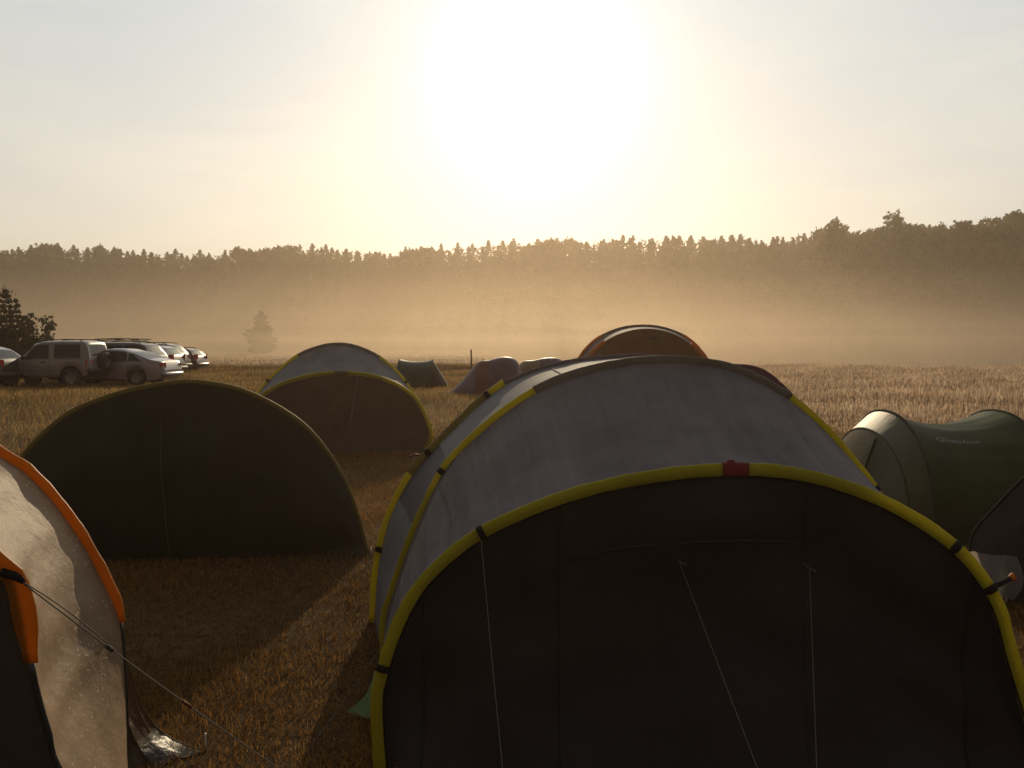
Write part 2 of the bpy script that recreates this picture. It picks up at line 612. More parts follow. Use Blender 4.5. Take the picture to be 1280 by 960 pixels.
def sleeve(name, H, i0, i1, r, mat, parent, squash=0.95, label=None, axial=0.42, taper=False):
    """cloth channel that holds the pole, over part of an arc"""
    b = (H[-1] - H[0]).normalized()
    c = (H[0] + H[-1]) / 2
    nn = b.cross(H[len(H) // 2] - c).normalized()
    pts = H[i0:i1 + 1]
    n = len(pts)
    v, f = [], []
    sides = 10
    for i, p in enumerate(pts):
        j = i0 + i
        t = (H[min(len(H) - 1, j + 1)] - H[max(0, j - 1)]).normalized()
        o = nn.cross(t)
        if o.dot(p - Vector((c.x, c.y, c.z + 0.2))) < 0:
            o = -o
        wob = 1 + 0.10 * vnoise(j * 0.6, r * 100) + 0.10 * vnoise(j * 1.9, r * 70, 4.0)
        if taper:
            wob *= min(1, 0.55 + 0.45 * (n - 1 - i) / 3)
        for k in range(sides):
            an = 2 * math.pi * (k + 0.5) / sides
            ca, sa = math.cos(an), math.sin(an)
            ca = math.copysign(abs(ca) ** 0.4, ca)
            sa = math.copysign(abs(sa) ** 0.4, sa)
            v.append(p + o * ca * r * squash * wob + nn * sa * r * wob * axial)
    for i in range(n - 1):
        for k in range(sides):
            f.append((i * sides + k, i * sides + (k + 1) % sides, (i + 1) * sides + (k + 1) % sides, (i + 1) * sides + k))
    f.append(tuple(range(sides))[::-1])
    f.append(tuple((n - 1) * sides + k for k in range(sides)))
    o = mesh_obj(name, v, f, mat, parent, local=False)
    if label:
        o['label'] = label
    return o


def nearest(H, px, py):
    """index of the arc sample seen closest to a photo pixel"""
    best, bi = 1e9, 0
    for i, p in enumerate(H):
        q = p - EYE
        dep = q.y * cp - q.z * sp
        u = 640 + 1000 * q.x / dep
        v = 480 - 1000 * (q.y * sp + q.z * cp) / dep
        e = (u - px) ** 2 + (v - py) ** 2
        if e < best:
            best, bi = e, i
    return bi


def cord(name, a, b, parent, r=0.0014, sag=0.02, mat=None, n=14):
    a, b = Vector(a), Vector(b)
    pts = []
    for k in range(n + 1):
        s = k / n
        p = a.lerp(b, s)
        p.z -= sag * 4 * s * (1 - s)
        pts.append(p)
    v, f = tube(pts, r, 5)
    return mesh_obj(name, v, f, mat or M['cord'], parent, local=False)


def box(name, c, size, mat, parent, rot=None, bev=0.0):
    bm = bmesh.new()
    bmesh.ops.create_cube(bm, size=1)
    for v in bm.verts:
        v.co = Vector((v.co.x * size[0], v.co.y * size[1], v.co.z * size[2]))
    if bev:
        bmesh.ops.bevel(bm, geom=bm.edges[:], offset=bev, segments=2, affect='EDGES')
    m4 = Matrix.Translation(Vector(c)) @ (rot.to_4x4() if rot is not None else Matrix())
    v = [m4 @ x.co for x in bm.verts]
    bm.verts.index_update()
    f = [tuple(x.index for x in fa.verts) for fa in bm.faces]
    bm.free()
    return mesh_obj(name, v, f, mat, parent, smooth=False, local=False)


def clip_on(H, i, r, parent, name='pole_clip', mat=None):
    """short dark strap round the sleeve"""
    j0, j1 = max(0, i - 1), min(len(H) - 1, i + 1)
    a = H[i].lerp(H[j0], 0.35)
    c = H[i].lerp(H[j1], 0.35)
    v, f = tube([a, H[i], c], r, 10)
    return mesh_obj(name, v, f, mat or M['black_strap'], parent, local=False)


def peg(p, parent, name='tent_peg'):
    p = Vector(p)
    v, f = tube([p + Vector((0, 0, 0.07)), p + Vector((0.0, 0.01, -0.08))], 0.004, 6)
    return mesh_obj(name, v, f, M['peg'], parent, local=False)


def surf(rows, s, g):
    """point and normal on a cloth grid"""
    nr, nc = len(rows) - 1, len(rows[0]) - 1

    def P(s, g):
        a, b = min(nr - 1e-6, max(0, s * nr)), min(nc - 1e-6, max(0, g * nc))
        i, j = int(a), int(b)
        u, w = a - i, b - j
        return (rows[i][j] * (1 - w) + rows[i][j + 1] * w) * (1 - u) + (rows[i + 1][j] * (1 - w) + rows[i + 1][j + 1] * w) * u
    p = P(s, g)
    n = (P(s + 0.02, g) - P(s - 0.02, g)).cross(P(s, g + 0.02) - P(s, g - 0.02)).normalized()
    if n.dot(EYE - p) < 0:
        n = -n
    return p, n


def patch(name, rows, s0, s1, g0, g1, mat, parent, off=0.006, ns=8, ng=12):
    rr = []
    for i in range(ns + 1):
        r_ = []
        for j in range(ng + 1):
            p, n = surf(rows, s0 + (s1 - s0) * i / ns, g0 + (g1 - g0) * j / ng)
            r_.append(p + n * off)
        rr.append(r_)
    v, f = grid_mesh(rr)
    return mesh_obj(name, v, f, mat, parent, local=False)


def seam(name, pts, r, mat, parent):
    v, f = tube(pts, r, 6)
    return mesh_obj(name, v, f, mat, parent, local=False)


# ---------------- main grey tunnel tent with yellow pole sleeves
def main_tent():
    t = thing('tunnel_tent', 'large grey tunnel tent with broad yellow pole sleeves and dark front, nearest the camera', 'tent', (0.65, 3.6, 0))
    L1, R1 = Vector((-0.45, 2.68, 0)), Vector((1.80, 2.58, 0))
    H1 = hoop([(471, 880), (478, 840), (490, 800), (510, 755), (540, 715), (600, 667), (700, 623), (800, 598), (905, 587), (1000, 593),
               (1100, 625), (1190, 681), (1243, 748), (1268, 830)], L1, R1, -5)
    L2, R2 = ground(482, 838), ground(1168, 848)
    H2 = hoop([(482, 775), (492, 740), (505, 700), (527, 645), (556, 587), (600, 541), (650, 502), (700, 476), (760, 459), (820, 452),
               (880, 455), (930, 468), (985, 498), (1030, 537), (1065, 577), (1097, 620), (1125, 680), (1145, 740)], L2, R2, 0)
    L3, R3 = ground(468, 778), ground(1085, 776)
    H3 = hoop([(470, 740), (474, 700), (488, 645), (516, 592), (560, 543), (615, 492), (660, 468), (710, 454), (760, 448), (805, 447),
               (850, 451), (900, 463), (950, 488), (1000, 535), (1035, 585), (1065, 650), (1080, 720)], L3, R3, 0)
    H4 = arc(Vector((-0.75, 5.5, 0)), Vector((1.7, 5.4, 0)), 0.75, -15)
    # strip beside the middle pole, low down on both sides
    HM = []
    for i in range(NH):
        g = i / (NH - 1)
        e = max(0.0, 1 - min(g, 1 - g) / 0.27)
        HM.append(H2[i].lerp(H1[i], 0.001 + 0.42 * e ** 0.8))
    k = int(NH * 0.27)
    loft('side_strip', H2, HM, M['strip'], t, i0=0, i1=k + 1, sag=0.0, n=6)
    loft('side_strip', H2, HM, M['strip'], t, i0=NH - k - 2, i1=NH - 1, sag=0.0, n=6)
    loft('porch_roof', HM, H1, M['grey_roof'], t, sag=0.03, fold=0.03, seed=3.1, n=30, freq=34)
    a = nearest(H3, 500, 625)
    b = nearest(H3, 548, 555)
    loft('side_panel', H3, H2, M['side_grey'], t, i0=0, i1=a, sag=0.012, fold=0.006, seed=1)
    loft('vent', H3, H2, M['mesh_vent'], t, i0=a, i1=b, sag=0.02)
    loft('main_roof', H3, H2, M['side_grey'], t, i0=b, i1=NH - 1, sag=0.012, fold=0.005, seed=5)
    loft('rear_panel', H4, H3, M['grey_roof'], t, sag=0.03, fold=0.008, seed=8)
    end_panel('rear_wall', H4, M['grey_roof'], t, fwd=(0, 1, 0), bulge=0.05)
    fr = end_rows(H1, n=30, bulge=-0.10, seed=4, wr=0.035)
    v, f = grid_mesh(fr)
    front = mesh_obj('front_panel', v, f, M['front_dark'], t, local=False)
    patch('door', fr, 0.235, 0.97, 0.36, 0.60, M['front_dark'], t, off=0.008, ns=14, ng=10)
    # stitched seams on the dark front
    for g_ in (0.20, 0.36, 0.60, 0.78):
        seam('front_seam', [surf(fr, 0.03 + 0.95 * k / 16, g_)[0] + Vector((0, -0.004, 0)) for k in range(17)], 0.003, M['door_dark'], t)
    seam('front_seam', [surf(fr, 0.235, 0.36 + 0.24 * k / 16)[0] + Vector((0, -0.012, 0)) for k in range(17)], 0.006, M['door_dark'], t)
    # pole sleeves, colour by stretch
    i = nearest(H1, 903, 588)
    j = nearest(H1, 931, 588)
    sleeve('pole_sleeve', H1, 0, i, 0.0235, M['yellow'], t)
    sleeve('pole_sleeve', H1, i, j, 0.025, M['red_tab'], t, label='red tab at the top of the front pole sleeve')
    box('tab_loop', H1[(i + j) // 2] + Vector((0, 0, 0.024)), (0.025, 0.012, 0.018), M['red_tab'], t, bev=0.003)
    sleeve('pole_sleeve', H1, j, NH - 1, 0.0235, M['yellow'], t)
    i = nearest(H2, 672, 488)
    j = nearest(H2, 988, 500)
    sleeve('pole_sleeve', H2, 0, i, 0.027, M['yellow'], t)
    sleeve('pole_sleeve', H2, i, j, 0.030, M['grey_sleeve'], t, label='grey brown stretch of the middle pole sleeve')
    sleeve('pole_sleeve', H2, j, NH - 1, 0.027, M['yellow'], t)
    i = nearest(H3, 515, 592)
    j = nearest(H3, 612, 494)
    k = nearest(H3, 634, 481)
    sleeve('pole_sleeve', H3, 0, i, 0.032, M['yellow'], t)
    sleeve('pole_sleeve', H3, i, j, 0.034, M['olive'], t, label='olive stretch of the rear pole sleeve')
    sleeve('pole_sleeve', H3, j, k, 0.033, M['yellow'], t)
    sleeve('pole_sleeve', H3, k, NH - 1, 0.020, M['grey_roof'], t, label='slim grey stretch of the rear pole sleeve')
    # seam over the roof between rear and middle pole
    q = nearest(H3, 690, 458)
    mr_ = loft_rows(H3, H2, sag=0.012, fold=0.005, seed=5, i0=b, i1=NH - 1)
    seam('roof_seam', [r_[q - b] + Vector((0, 0, 0.002)) for r_ in mr_], 0.004, M['side_grey'], t)
    # dark piping along the inner edge of the sleeves
    for H_, nm in ((H1, 'sleeve_piping'), (H2, 'sleeve_piping')):
        cc = (H_[0] + H_[-1]) / 2 + Vector((0, 0, 0.2))
        pts = []
        for p in H_:
            d = (Vector((cc.x, p.y, cc.z)) - p).normalized()
            pts.append(p + d * 0.024 + Vector((0, -0.008, 0)))
        v, f = tube(pts, 0.0035, 5)
        mesh_obj(nm, v, f, M['black_strap'], t, local=False)
    for px, py in ((599, 668), (480, 832), (1190, 683), (1241, 738)):
        clip_on(H1, nearest(H1, px, py), 0.026, t)
    for px, py in ((557, 588), (1090, 610)):
        clip_on(H2, nearest(H2, px, py), 0.029, t)
    for px, py in ((612, 494), (540, 565), (475, 690)):
        clip_on(H3, nearest(H3, px, py), 0.034, t)
    # dark elastic loop sticking out on the right side
    q = H1[nearest(H1, 1241, 738)]
    v, f = tube([q, q + Vector((0.05, 0.02, 0.01)), q + Vector((0.09, 0.03, 0.025))], 0.010, 6)
    mesh_obj('elastic_loop', v, f, M['black_strap'], t, local=False)
    v, f = tube([q + Vector((0.085, 0.028, 0.022)), q + Vector((0.10, 0.035, 0.035)), q + Vector((0.105, 0.03, 0.02))], 0.010, 6)
    mesh_obj('peg_loop', v, f, M['orange'], t, local=False)
    # hanging guy lines
    a = H1[nearest(H1, 600, 668)] + Vector((0, -0.035, -0.02))
    cord('guy_line', a, at(632, 1000, 2.15), t, sag=0.01)
    a2, n2 = surf(fr, 0.32, 0.40)
    p1 = onplane(850, 705, Vector((0, 2.735, 0)), Vector((0, 1, 0)))
    cord('guy_line', p1, at(956, 985, 2.10), t, sag=0.0)
    cord('guy_line', onplane(1012, 712, Vector((0, 2.725, 0)), Vector((0, 1, 0))), at(1022, 990, 2.2), t, sag=0.0)
    for px, py in ((850, 703), (1012, 711)):
        c = onplane(px, py, Vector((0, 2.745, 0)), Vector((0, 1, 0)))
        v, f = tube([c + Vector((-0.012, 0.03, 0.012)), c, c + Vector((0.015, -0.004, -0.004)), c + Vector((0.022, 0.0, -0.010))], 0.0026, 6)
        mesh_obj('door_tie', v, f, M['cord'], t, local=False)
    # side guy lines to the grass on the left
    a = H3[nearest(H3, 475, 690)]
    cord('guy_line', a, ground(405, 765), t, r=0.0018, sag=0.01)
    a = H2[nearest(H2, 478, 800)]
    cord('guy_line', a, ground(372, 955), t, r=0.0018, sag=0.01)
    # little mud marks and pale peg flap at the left foot
    g = [ground(438, 893), ground(455, 900), ground(476, 905)]
    rows = []
    for s in range(7):
        k = s / 6
        row = []
        for w in range(5):
            u = w / 4
            top = at(468 + 8 * u, 838 + 20 * u, 3.00)
            bot = Vector(g[0]).lerp(g[2], u) + Vector((0, 0, 0.01))
            p = top.lerp(bot, k)
            p += Vector((0.02 * math.sin(3 * u + 4 * k), -0.03 * math.sin(math.pi * k), 0))
            row.append(p)
        rows.append(row)
    v, f = grid_mesh(rows)
    mesh_obj('peg_flap', v, f, M['green_flap'], t, local=False)
    # red tab by the rear pole
    v, f = tube([H3[nearest(H3, 528, 575)] + Vector((-0.02, 0, 0.015)), H3[nearest(H3, 528, 575)] + Vector((-0.055, 0, 0.022)), H3[nearest(H3, 528, 575)] + Vector((-0.085, 0, 0.008))], 0.012, 6, squash=0.5)
    mesh_obj('peg_loop', v, f, M['red_tab'], t, local=False)
    return t


main_tent()


# ---------------- grey tent with yellow sleeves, farther left
def second_tent():
    t = thing('tunnel_tent', 'grey and brown tent with thin yellow pole sleeves standing behind the dark green tent', 'tent', (-2.2, 11, 0))
    GA, GB = ground(303, 563), ground(533, 563)
    HA = hoop([(308, 525), (322, 494), (342, 470), (370, 447), (397, 435), (420, 431), (445, 434), (475, 448), (500, 470), (521, 500),
               (534, 525), (539, 545)], GA, GB, -6)
    HB = hoop([(306, 530), (322, 500), (350, 481), (390, 469), (430, 466), (470, 471), (500, 483), (521, 500), (534, 525), (539, 545)],
              GA + Vector((0.02, -0.03, 0)), GB + Vector((-0.02, -0.03, 0)), 20)
    HC = arc(GA + Vector((0.0, 1.6, 0)), GB + Vector((-0.5, 1.6, 0)), 0.85, -12)
    loft('porch_roof', HA, HB, M['side_grey'], t, sag=0.02, fold=0.01)
    loft('main_roof', HC, HA, M['grey_roof'], t, sag=0.03, fold=0.01)
    end_panel('rear_wall', HC, M['grey_roof'], t, fwd=(0, 1, 0))
    fr = end_rows(HB, bulge=-0.04, seed=9)
    v, f = grid_mesh(fr)
    mesh_obj('front_panel', v, f, M['brown_front'], t, local=False)
    patch('door', fr, 0.16, 0.8, 0.36, 0.56, M['brown_front'], t, off=0.012)
    i, j = nearest(HA, 372, 446), nearest(HA, 475, 447)
    sleeve('pole_sleeve', HA, 0, i, 0.035, M['yellow'], t)
    sleeve('pole_sleeve', HA, i, j, 0.035, M['grey_sleeve'], t, label='grey stretch at the top of the rear pole sleeve')
    sleeve('pole_sleeve', HA, j, NH - 1, 0.035, M['yellow'], t)
    i, j = nearest(HB, 418, 466), nearest(HB, 434, 466)
    sleeve('pole_sleeve', HB, 0, i, 0.03, M['yellow'], t)
    sleeve('pole_sleeve', HB, i, j, 0.032, M['grey_sleeve'], t, label='grey tab at the top of the front pole sleeve')
    sleeve('pole_sleeve', HB, j, NH - 1, 0.03, M['yellow'], t)
    for px, py in ((334, 475), (512, 473), (524, 501), (540, 530)):
        clip_on(HA, nearest(HA, px, py), 0.045, t)
    cord('guy_line', HB[nearest(HB, 447, 468)] + Vector((0, -0.05, -0.05)), at(437, 535, 10.1), t, r=0.004)
    # ground sheet apron below the door
    a, b = HB[0], HB[-1]
    rows = [[a.lerp(b, g / 12) + Vector((0, -0.35 * s / 4, 0.03 * (1 - s / 4) + 0.012)) for g in range(13)] for s in range(5)]
    v, f = grid_mesh(rows)
    mesh_obj('ground_sheet', v, f, M['strip'], t, local=False)


second_tent()


# ---------------- dark green dome tent, left
def green_dome():
    t = thing('dome_tent', 'dark olive green dome tent with rounded front, left of the large grey tent', 'tent', (-2.3, 6.2, 0))
    GA, GB = ground(10, 706), ground(460, 691)
    H = hoop([(8, 660), (12, 620), (24, 580), (48, 548), (90, 514), (150, 491), (200, 480), (245, 477), (300, 487), (350, 510),
              (390, 541), (424, 588), (444, 635), (456, 678)], GA, GB, 8)
    HC = arc(GA + Vector((-0.05, 1.0, 0)), GB + Vector((-0.42, 1.0, 0)), 0.95, -8)
    HD = arc(GA + Vector((0.1, 1.7, 0)), GB + Vector((-0.75, 1.7, 0)), 0.5, -8)
    loft('main_roof', HC, H, M['green_dark'], t, sag=0.02, fold=0.008)
    loft('rear_panel', HD, HC, M['green_dark'], t, sag=0.02)
    end_panel('rear_wall', HD, M['green_dark'], t, fwd=(0, 1, 0))
    fr = end_rows(H, n=24, bulge=0.10, seed=2, wr=0.03)
    v, f = grid_mesh(fr)
    mesh_obj('front_panel', v, f, M['green_dark'], t, local=False)
    sleeve('pole_sleeve', H, 0, NH - 1, 0.016, M['olive'], t)
    # vent hood and zip
    patch('vent', fr, 0.17, 0.22, 0.44, 0.50, M['green_dark'], t, off=0.012, ns=4, ng=6)
    zp = [surf(fr, 0.2 + 0.8 * k / 14, 0.475)[0] + Vector((0, -0.012, 0)) for k in range(15)]
    seam('zip', zp, 0.0025, M['cord'], t)
    # skirt corner pulled to a peg on the right
    c = Vector(GB)
    rows = [[c + Vector((-0.28 + 0.26 * u + 0.05 * s * u, -0.03 - 0.07 * s, 0.14 * (1 - s) * (1 - 0.55 * u) + 0.015)) for u in (0, .25, .5, .75, 1)] for s in (0, .33, .66, 1)]
    v, f = grid_mesh(rows)
    mesh_obj('skirt_corner', v, f, M['green_dark'], t, local=False)
    peg(c + Vector((0.04, -0.1, 0)), t)


green_dome()


# ---------------- orange trimmed tent, cut by the left edge
def orange_front():
    t = thing('dome_tent', 'dewy cream tent with bright orange pole sleeves at the left photo edge', 'tent', (-1.9, 2.6, 0))
    A1, A2 = Vector((-3.35, 2.95, 0)), ground(161, 957)
    HA = hoop([(-420, 700), (-330, 560), (-230, 500), (-130, 500), (-50, 533), (0, 570), (32, 590), (66, 625), (101, 674), (130, 727),
               (150, 775), (156, 840), (159, 905)], A1, A2, 0)
    B1, B2 = Vector((-3.3, 2.2, 0)), Vector((-1.03, 2.12, 0))
    HB = hoop([(-700, 800), (-500, 640), (-330, 590), (-180, 600), (-70, 650), (0, 706), (19, 724), (30, 765), (40, 835), (50, 880),
               (62, 920), (76, 965)], B1, B2, 8)
    HC = arc(A1 + Vector((-0.3, 1.1, 0)), A2 + Vector((-0.95, 1.1, 0)), 0.8, -8)
    rows = loft_rows(HA, HB, n=30, sag=0.05, fold=0.035, seed=12, freq=16)
    v, f = grid_mesh(rows)
    mesh_obj('porch_roof', v, f, M['cream'], t, local=False)
    loft('main_roof', HC, HA, M['cream'], t, sag=0.03, fold=0.01, seed=2)
    end_panel('rear_wall', HC, M['side_grey'], t, fwd=(0, 1, 0))
    end_panel('front_panel', HB, M['strip'], t, bulge=-0.02)
    i = nearest(HA, 152, 780)
    k = nearest(HA, 45, 603)
    k2 = nearest(HA, 72, 632)
    sleeve('pole_sleeve', HA, 8, i, 0.034, M['orange'], t, axial=0.22, taper=True)
    j = nearest(HB, 38, 835)
    sleeve('pole_sleeve', HB, 8, j, 0.032, M['orange'], t, axial=0.22, taper=True)
    # bare dark poles below the sleeves
    v, f = tube(HA[i:], 0.007, 8)
    mesh_obj('pole', v, f, M['pole'], t, local=False)
    v, f = tube(HB[j:], 0.008, 8)
    mesh_obj('pole', v, f, M['pole'], t, local=False)
    # guy line tab, cord, red tensioner
    q = HB[nearest(HB, 20, 726)]
    v, f = tube([q + Vector((-0.02, 0, 0.01)), q + Vector((0.015, -0.01, 0)), q + Vector((0.035, -0.015, -0.012))], 0.016, 8, r2=0.006)
    mesh_obj('guy_tab', v, f, M['black_strap'], t, local=False)
    st = q + Vector((0.03, -0.015, -0.012))
    en = Vector((-0.60, 2.55, 0.0))
    cord('guy_line', st, en, t, r=0.0021, sag=0.012, n=30)
    mid = st.lerp(en, 0.23)
    cord('guy_line', st + Vector((0.0, -0.004, 0.004)), mid, t, r=0.0018, sag=-0.010)
    tn = st.lerp(en, 0.47) - Vector((0, 0, 0.011))
    dr = (en - st).normalized()
    v, f = tube([tn - dr * 0.018, tn, tn + dr * 0.018], 0.007, 8, squash=0.6)
    mesh_obj('line_tensioner', v, f, M['red_tab'], t, local=False)
    kn = st.lerp(en, 0.235) - Vector((0, 0, 0.009))
    v, f = tube([kn - dr * 0.012, kn, kn + dr * 0.012], 0.006, 8)
    mesh_obj('line_knot', v, f, M['strip'], t, local=False)
    peg(en, t)
    # flysheet skirt drawn out to a peg
    pg = ground(257, 940)
    edge = crom([at(147, 782, 2.87), at(158, 822, 2.88), at(170, 862, 2.89), at(186, 897, 2.90), at(212, 922, 2.92), pg], 15)
    inner = crom([at(138, 790, 2.80), at(136, 850, 2.74), at(138, 910, 2.70), at(146, 975, 2.68)], 15)
    low = ground(150, 990)
    rows = []
    for s in range(15):
        row = []
        for w in range(13):
            u = w / 12
            p = inner[s].lerp(edge[s], u)
            amp = 0.018 * math.sin(math.pi * u) * min(1, s / 4)
            p += Vector((0, 1, 0.3)) * amp * (math.sin(17 * u + 0.25 * s) + 0.8 * vnoise(u * 7, s * 0.2, 5))
            p.z = max(p.z, 0.006)
            row.append(p)
        rows.append(row)
    v, f = grid_mesh(rows)
    mesh_obj('skirt', v, f, M['black_skirt'], t, local=False)
    seam('skirt_edge_glint', [r_[12] for r_ in rows], 0.0035, M['ochre'], t)  # ochre line added for the golden highlight along the skirt edge
    for w in (5, 9):
        seam('skirt_fold_glint', [r_[w] + Vector((0, -0.004, 0.001)) for r_ in rows[:12]], 0.0022, M['ochre'], t)  # thin ochre lines stand in for light caught on the folds
    peg(pg, t)


orange_front()


# ---------------- far orange trimmed dome behind the main tent
def orange_far():
    t = thing('dome_tent', 'brown dome tent with orange edges rising behind the large grey tent', 'tent', (2.0, 12.4, 0))
    GA, GB = ground(690, 558), ground(915, 558)
    H = hoop([(693, 525), (702, 490), (722, 452), (742, 428), (770, 413), (800, 408), (830, 411), (858, 423), (880, 445), (896, 475),
              (908, 520)], GA, GB, 0)
    HF = hoop([(700, 530), (712, 490), (735, 448), (752, 430), (775, 417), (803, 411), (832, 414), (858, 426), (879, 447), (895, 478), (906, 522)],
              GA + Vector((0.1, -0.35, 0)), GB + Vector((-0.02, -0.35, 0)), 2)
    HC = arc(GA + Vector((0.15, 1.5, 0)), GB + Vector((-0.15, 1.5, 0)), 1.1, -12)
    loft('side_panel', H, HF, M['strip'], t, sag=0.0)
    loft('main_roof', HC, H, M['ochre'], t, sag=0.03)
    end_panel('rear_wall', HC, M['amber'], t, fwd=(0, 1, 0))
    end_panel('front_panel', HF, M['amber'], t, bulge=0.03)
    i, j = nearest(H, 752, 422), nearest(H, 855, 421)
    sleeve('pole_sleeve', H, 0, i, 0.035, M['orange'], t)
    sleeve('pole_sleeve', H, i, j, 0.03, M['grey_sleeve'], t, label='grey top stretch of the rear pole sleeve')
    sleeve('pole_sleeve', H, j, NH - 1, 0.035, M['orange'], t)
    i, j = nearest(HF, 756, 427), nearest(HF, 862, 430)
    sleeve('pole_sleeve', HF, 0, i, 0.03, M['orange'], t)
    sleeve('pole_sleeve', HF, j, NH - 1, 0.03, M['orange'], t)
    patch('vent', end_rows(HF, bulge=0.03), 0.06, 0.085, 0.51, 0.53, M['strip'], t, off=0.01, ns=2, ng=3)


orange_far()


# ---------------- plum tent just behind the main tent
def plum():
    t = thing('dome_tent', 'dark plum dome tent showing past the right shoulder of the yellow sleeved tent', 'tent', (2.0, 7.6, 0))
    GA, GB = Vector((1.15, 7.2, 0)), Vector((3.0, 7.2, 0))
    H = hoop([(808, 600), (825, 540), (858, 485), (895, 461), (925, 457), (955, 464), (985, 489), (1015, 525), (1040, 570), (1052, 610)], GA, GB, 0)
    HC = arc(GA + Vector((0.15, 1.3, 0)), GB + Vector((-0.15, 1.3, 0)), 0.8, -12)
    loft('main_roof', HC, H, M['plum'], t, sag=0.03)
    end_panel('rear_wall', HC, M['plum'], t, fwd=(0, 1, 0))
    end_panel('front_panel', H, M['plum'], t, bulge=0.08)
    sleeve('pole_sleeve', H, 0, NH - 1, 0.015, M['plum'], t)


plum()


# ---------------- green tent seen from its side, right
def green_side():
    t = thing('tunnel_tent', 'forest green tunnel tent seen side on with pale lettering, right of the large grey tent', 'tent', (3.5, 6.6, 0))

    def xarc(x, yc, hw, h, p=0.8, lean=0.0):
        pts = []
        for k in range(NH):
            a = math.pi * k / (NH - 1)
            c_, s_ = math.cos(a), math.sin(a)
            z = h * s_ ** p
            pts.append(Vector((x + lean * z, yc - hw * math.copysign(abs(c_) ** 0.9, c_), z)))
        return crom(pts[::3], NH)
    HL = xarc(3.12, 6.6, 0.78, 0.945, lean=-0.03)
    HR = xarc(3.99, 6.6, 0.78, 0.945, lean=0.03)
    rows = []
    n = 24
    for k in range(n + 1):
        s = k / n
        bell = 4 * s * (1 - s)
        row = []
        for i in range(NH):
            p = HL[i].lerp(HR[i], s)
            g = i / (NH - 1)
            w = math.sin(math.pi * g)
            sc_ = 1 - 0.12 * bell * w
            q = Vector((p.x, 6.6 + (p.y - 6.6) * sc_, p.z * sc_))
            q += Vector((0, -0.6, 0.8)) * 0.012 * bell ** 0.5 * w * vnoise(g * 22 + 0.6 * s, s * 1.2, 3)
            row.append(q)
        rows.append(row)
    v, f = grid_mesh(rows)
    mesh_obj('main_panel', v, f, M['green'], t, local=False)
    # left end: pale door cloth sloping to the ground, lit through from behind
    HE = [Vector((2.62 + 0.05 * math.cos(0), 6.6 + (p.y - 6.6) * 0.75, p.z * 0.16)) for p in HL]
    HM = [HL[i].lerp(HE[i], 0.22) * 1.0 + Vector((-0.06, 0, 0.03 * math.sin(math.pi * i / (NH - 1)))) for i in range(NH)]
    loft('hood', HL, HM, M['green_pale'], t, sag=0.0, n=6)
    lr = loft_rows(HM, HE, n=14, sag=0.05, fold=0.012, seed=6)
    v, f = grid_mesh(lr)
    mesh_obj('end_panel', v, f, M['green_pale'], t, local=False)
    seam('zip', [surf(lr, 0.05 + 0.9 * k / 12, 0.42 - 0.05 * k / 12)[0] + Vector((-0.006, -0.006, 0.004)) for k in range(13)], 0.009, M['black_strap'], t)
    seam('hood_edge', HM, 0.006, M['green'], t)
    HZ = [Vector((4.35, 6.6 + (p.y - 6.6) * 0.8, p.z * 0.2)) for p in HR]
    loft('end_panel', HR, HZ, M['green'], t, sag=0.04)
    sleeve('pole_sleeve', HL, 0, NH - 1, 0.016, M['green_dark'], t)
    sleeve('pole_sleeve', HR, 0, NH - 1, 0.016, M['green_dark'], t)
    # white print on the cloth
    cu = bpy.data.curves.new('lettering', 'FONT')
    cu.body = 'Quechua'
    cu.size = 1.0
    cu.shear = 0.25
    ob = bpy.data.objects.new('lettering_source', cu)
    col.objects.link(ob)
    dg = bpy.context.evaluated_depsgraph_get()
    me = bpy.data.meshes.new_from_object(ob.evaluated_get(dg))
    col.objects.unlink(ob)
    bpy.data.objects.remove(ob)
    bm = bmesh.new()
    bm.from_mesh(me)
    bmesh.ops.triangulate(bm, faces=bm.faces)
    bmesh.ops.subdivide_edges(bm, edges=bm.edges, cuts=1)
    xs = [q.co.x for q in bm.verts]
    x0, x1 = min(xs), max(xs)
    for q in bm.verts:
        s = 0.20 + 0.38 * (q.co.x - x0) / (x1 - x0)
        g = 0.318 + 0.026 * q.co.y
        p, nn = surf(rows, s, g)
        q.co = p + nn * 0.008 - Vector(t.location)
    bm.to_mesh(me)
    bm.free()
    me.materials.clear()
    me.materials.append(M['letter'])
    o = bpy.data.objects.new('lettering', me)
    link(o, t)
    # small framed badge on the end cloth
    patch('badge', lr, 0.55, 0.75, 0.19, 0.225, M['letter'], t, off=0.008, ns=3, ng=3)
    patch('badge_print', lr, 0.58, 0.72, 0.196, 0.219, M['green_dark'], t, off=0.011, ns=3, ng=3)
    # guy line down across the side
    cord('guy_line', HR[14] + Vector((0, -0.02, 0)), ground(1140, 668), t, r=0.003, sag=0.01, mat=M['grey_sleeve'])
    # pole tip poking out on the right shoulder
    q = HR[nearest(HR, 1278, 568)]
    v, f = tube([q, q + Vector((0.03, -0.02, 0.01)), q + Vector((0.06, -0.03, 0.0))], 0.01, 6)
    mesh_obj('peg_loop', v, f, M['red_tab'], t, local=False)


green_side()


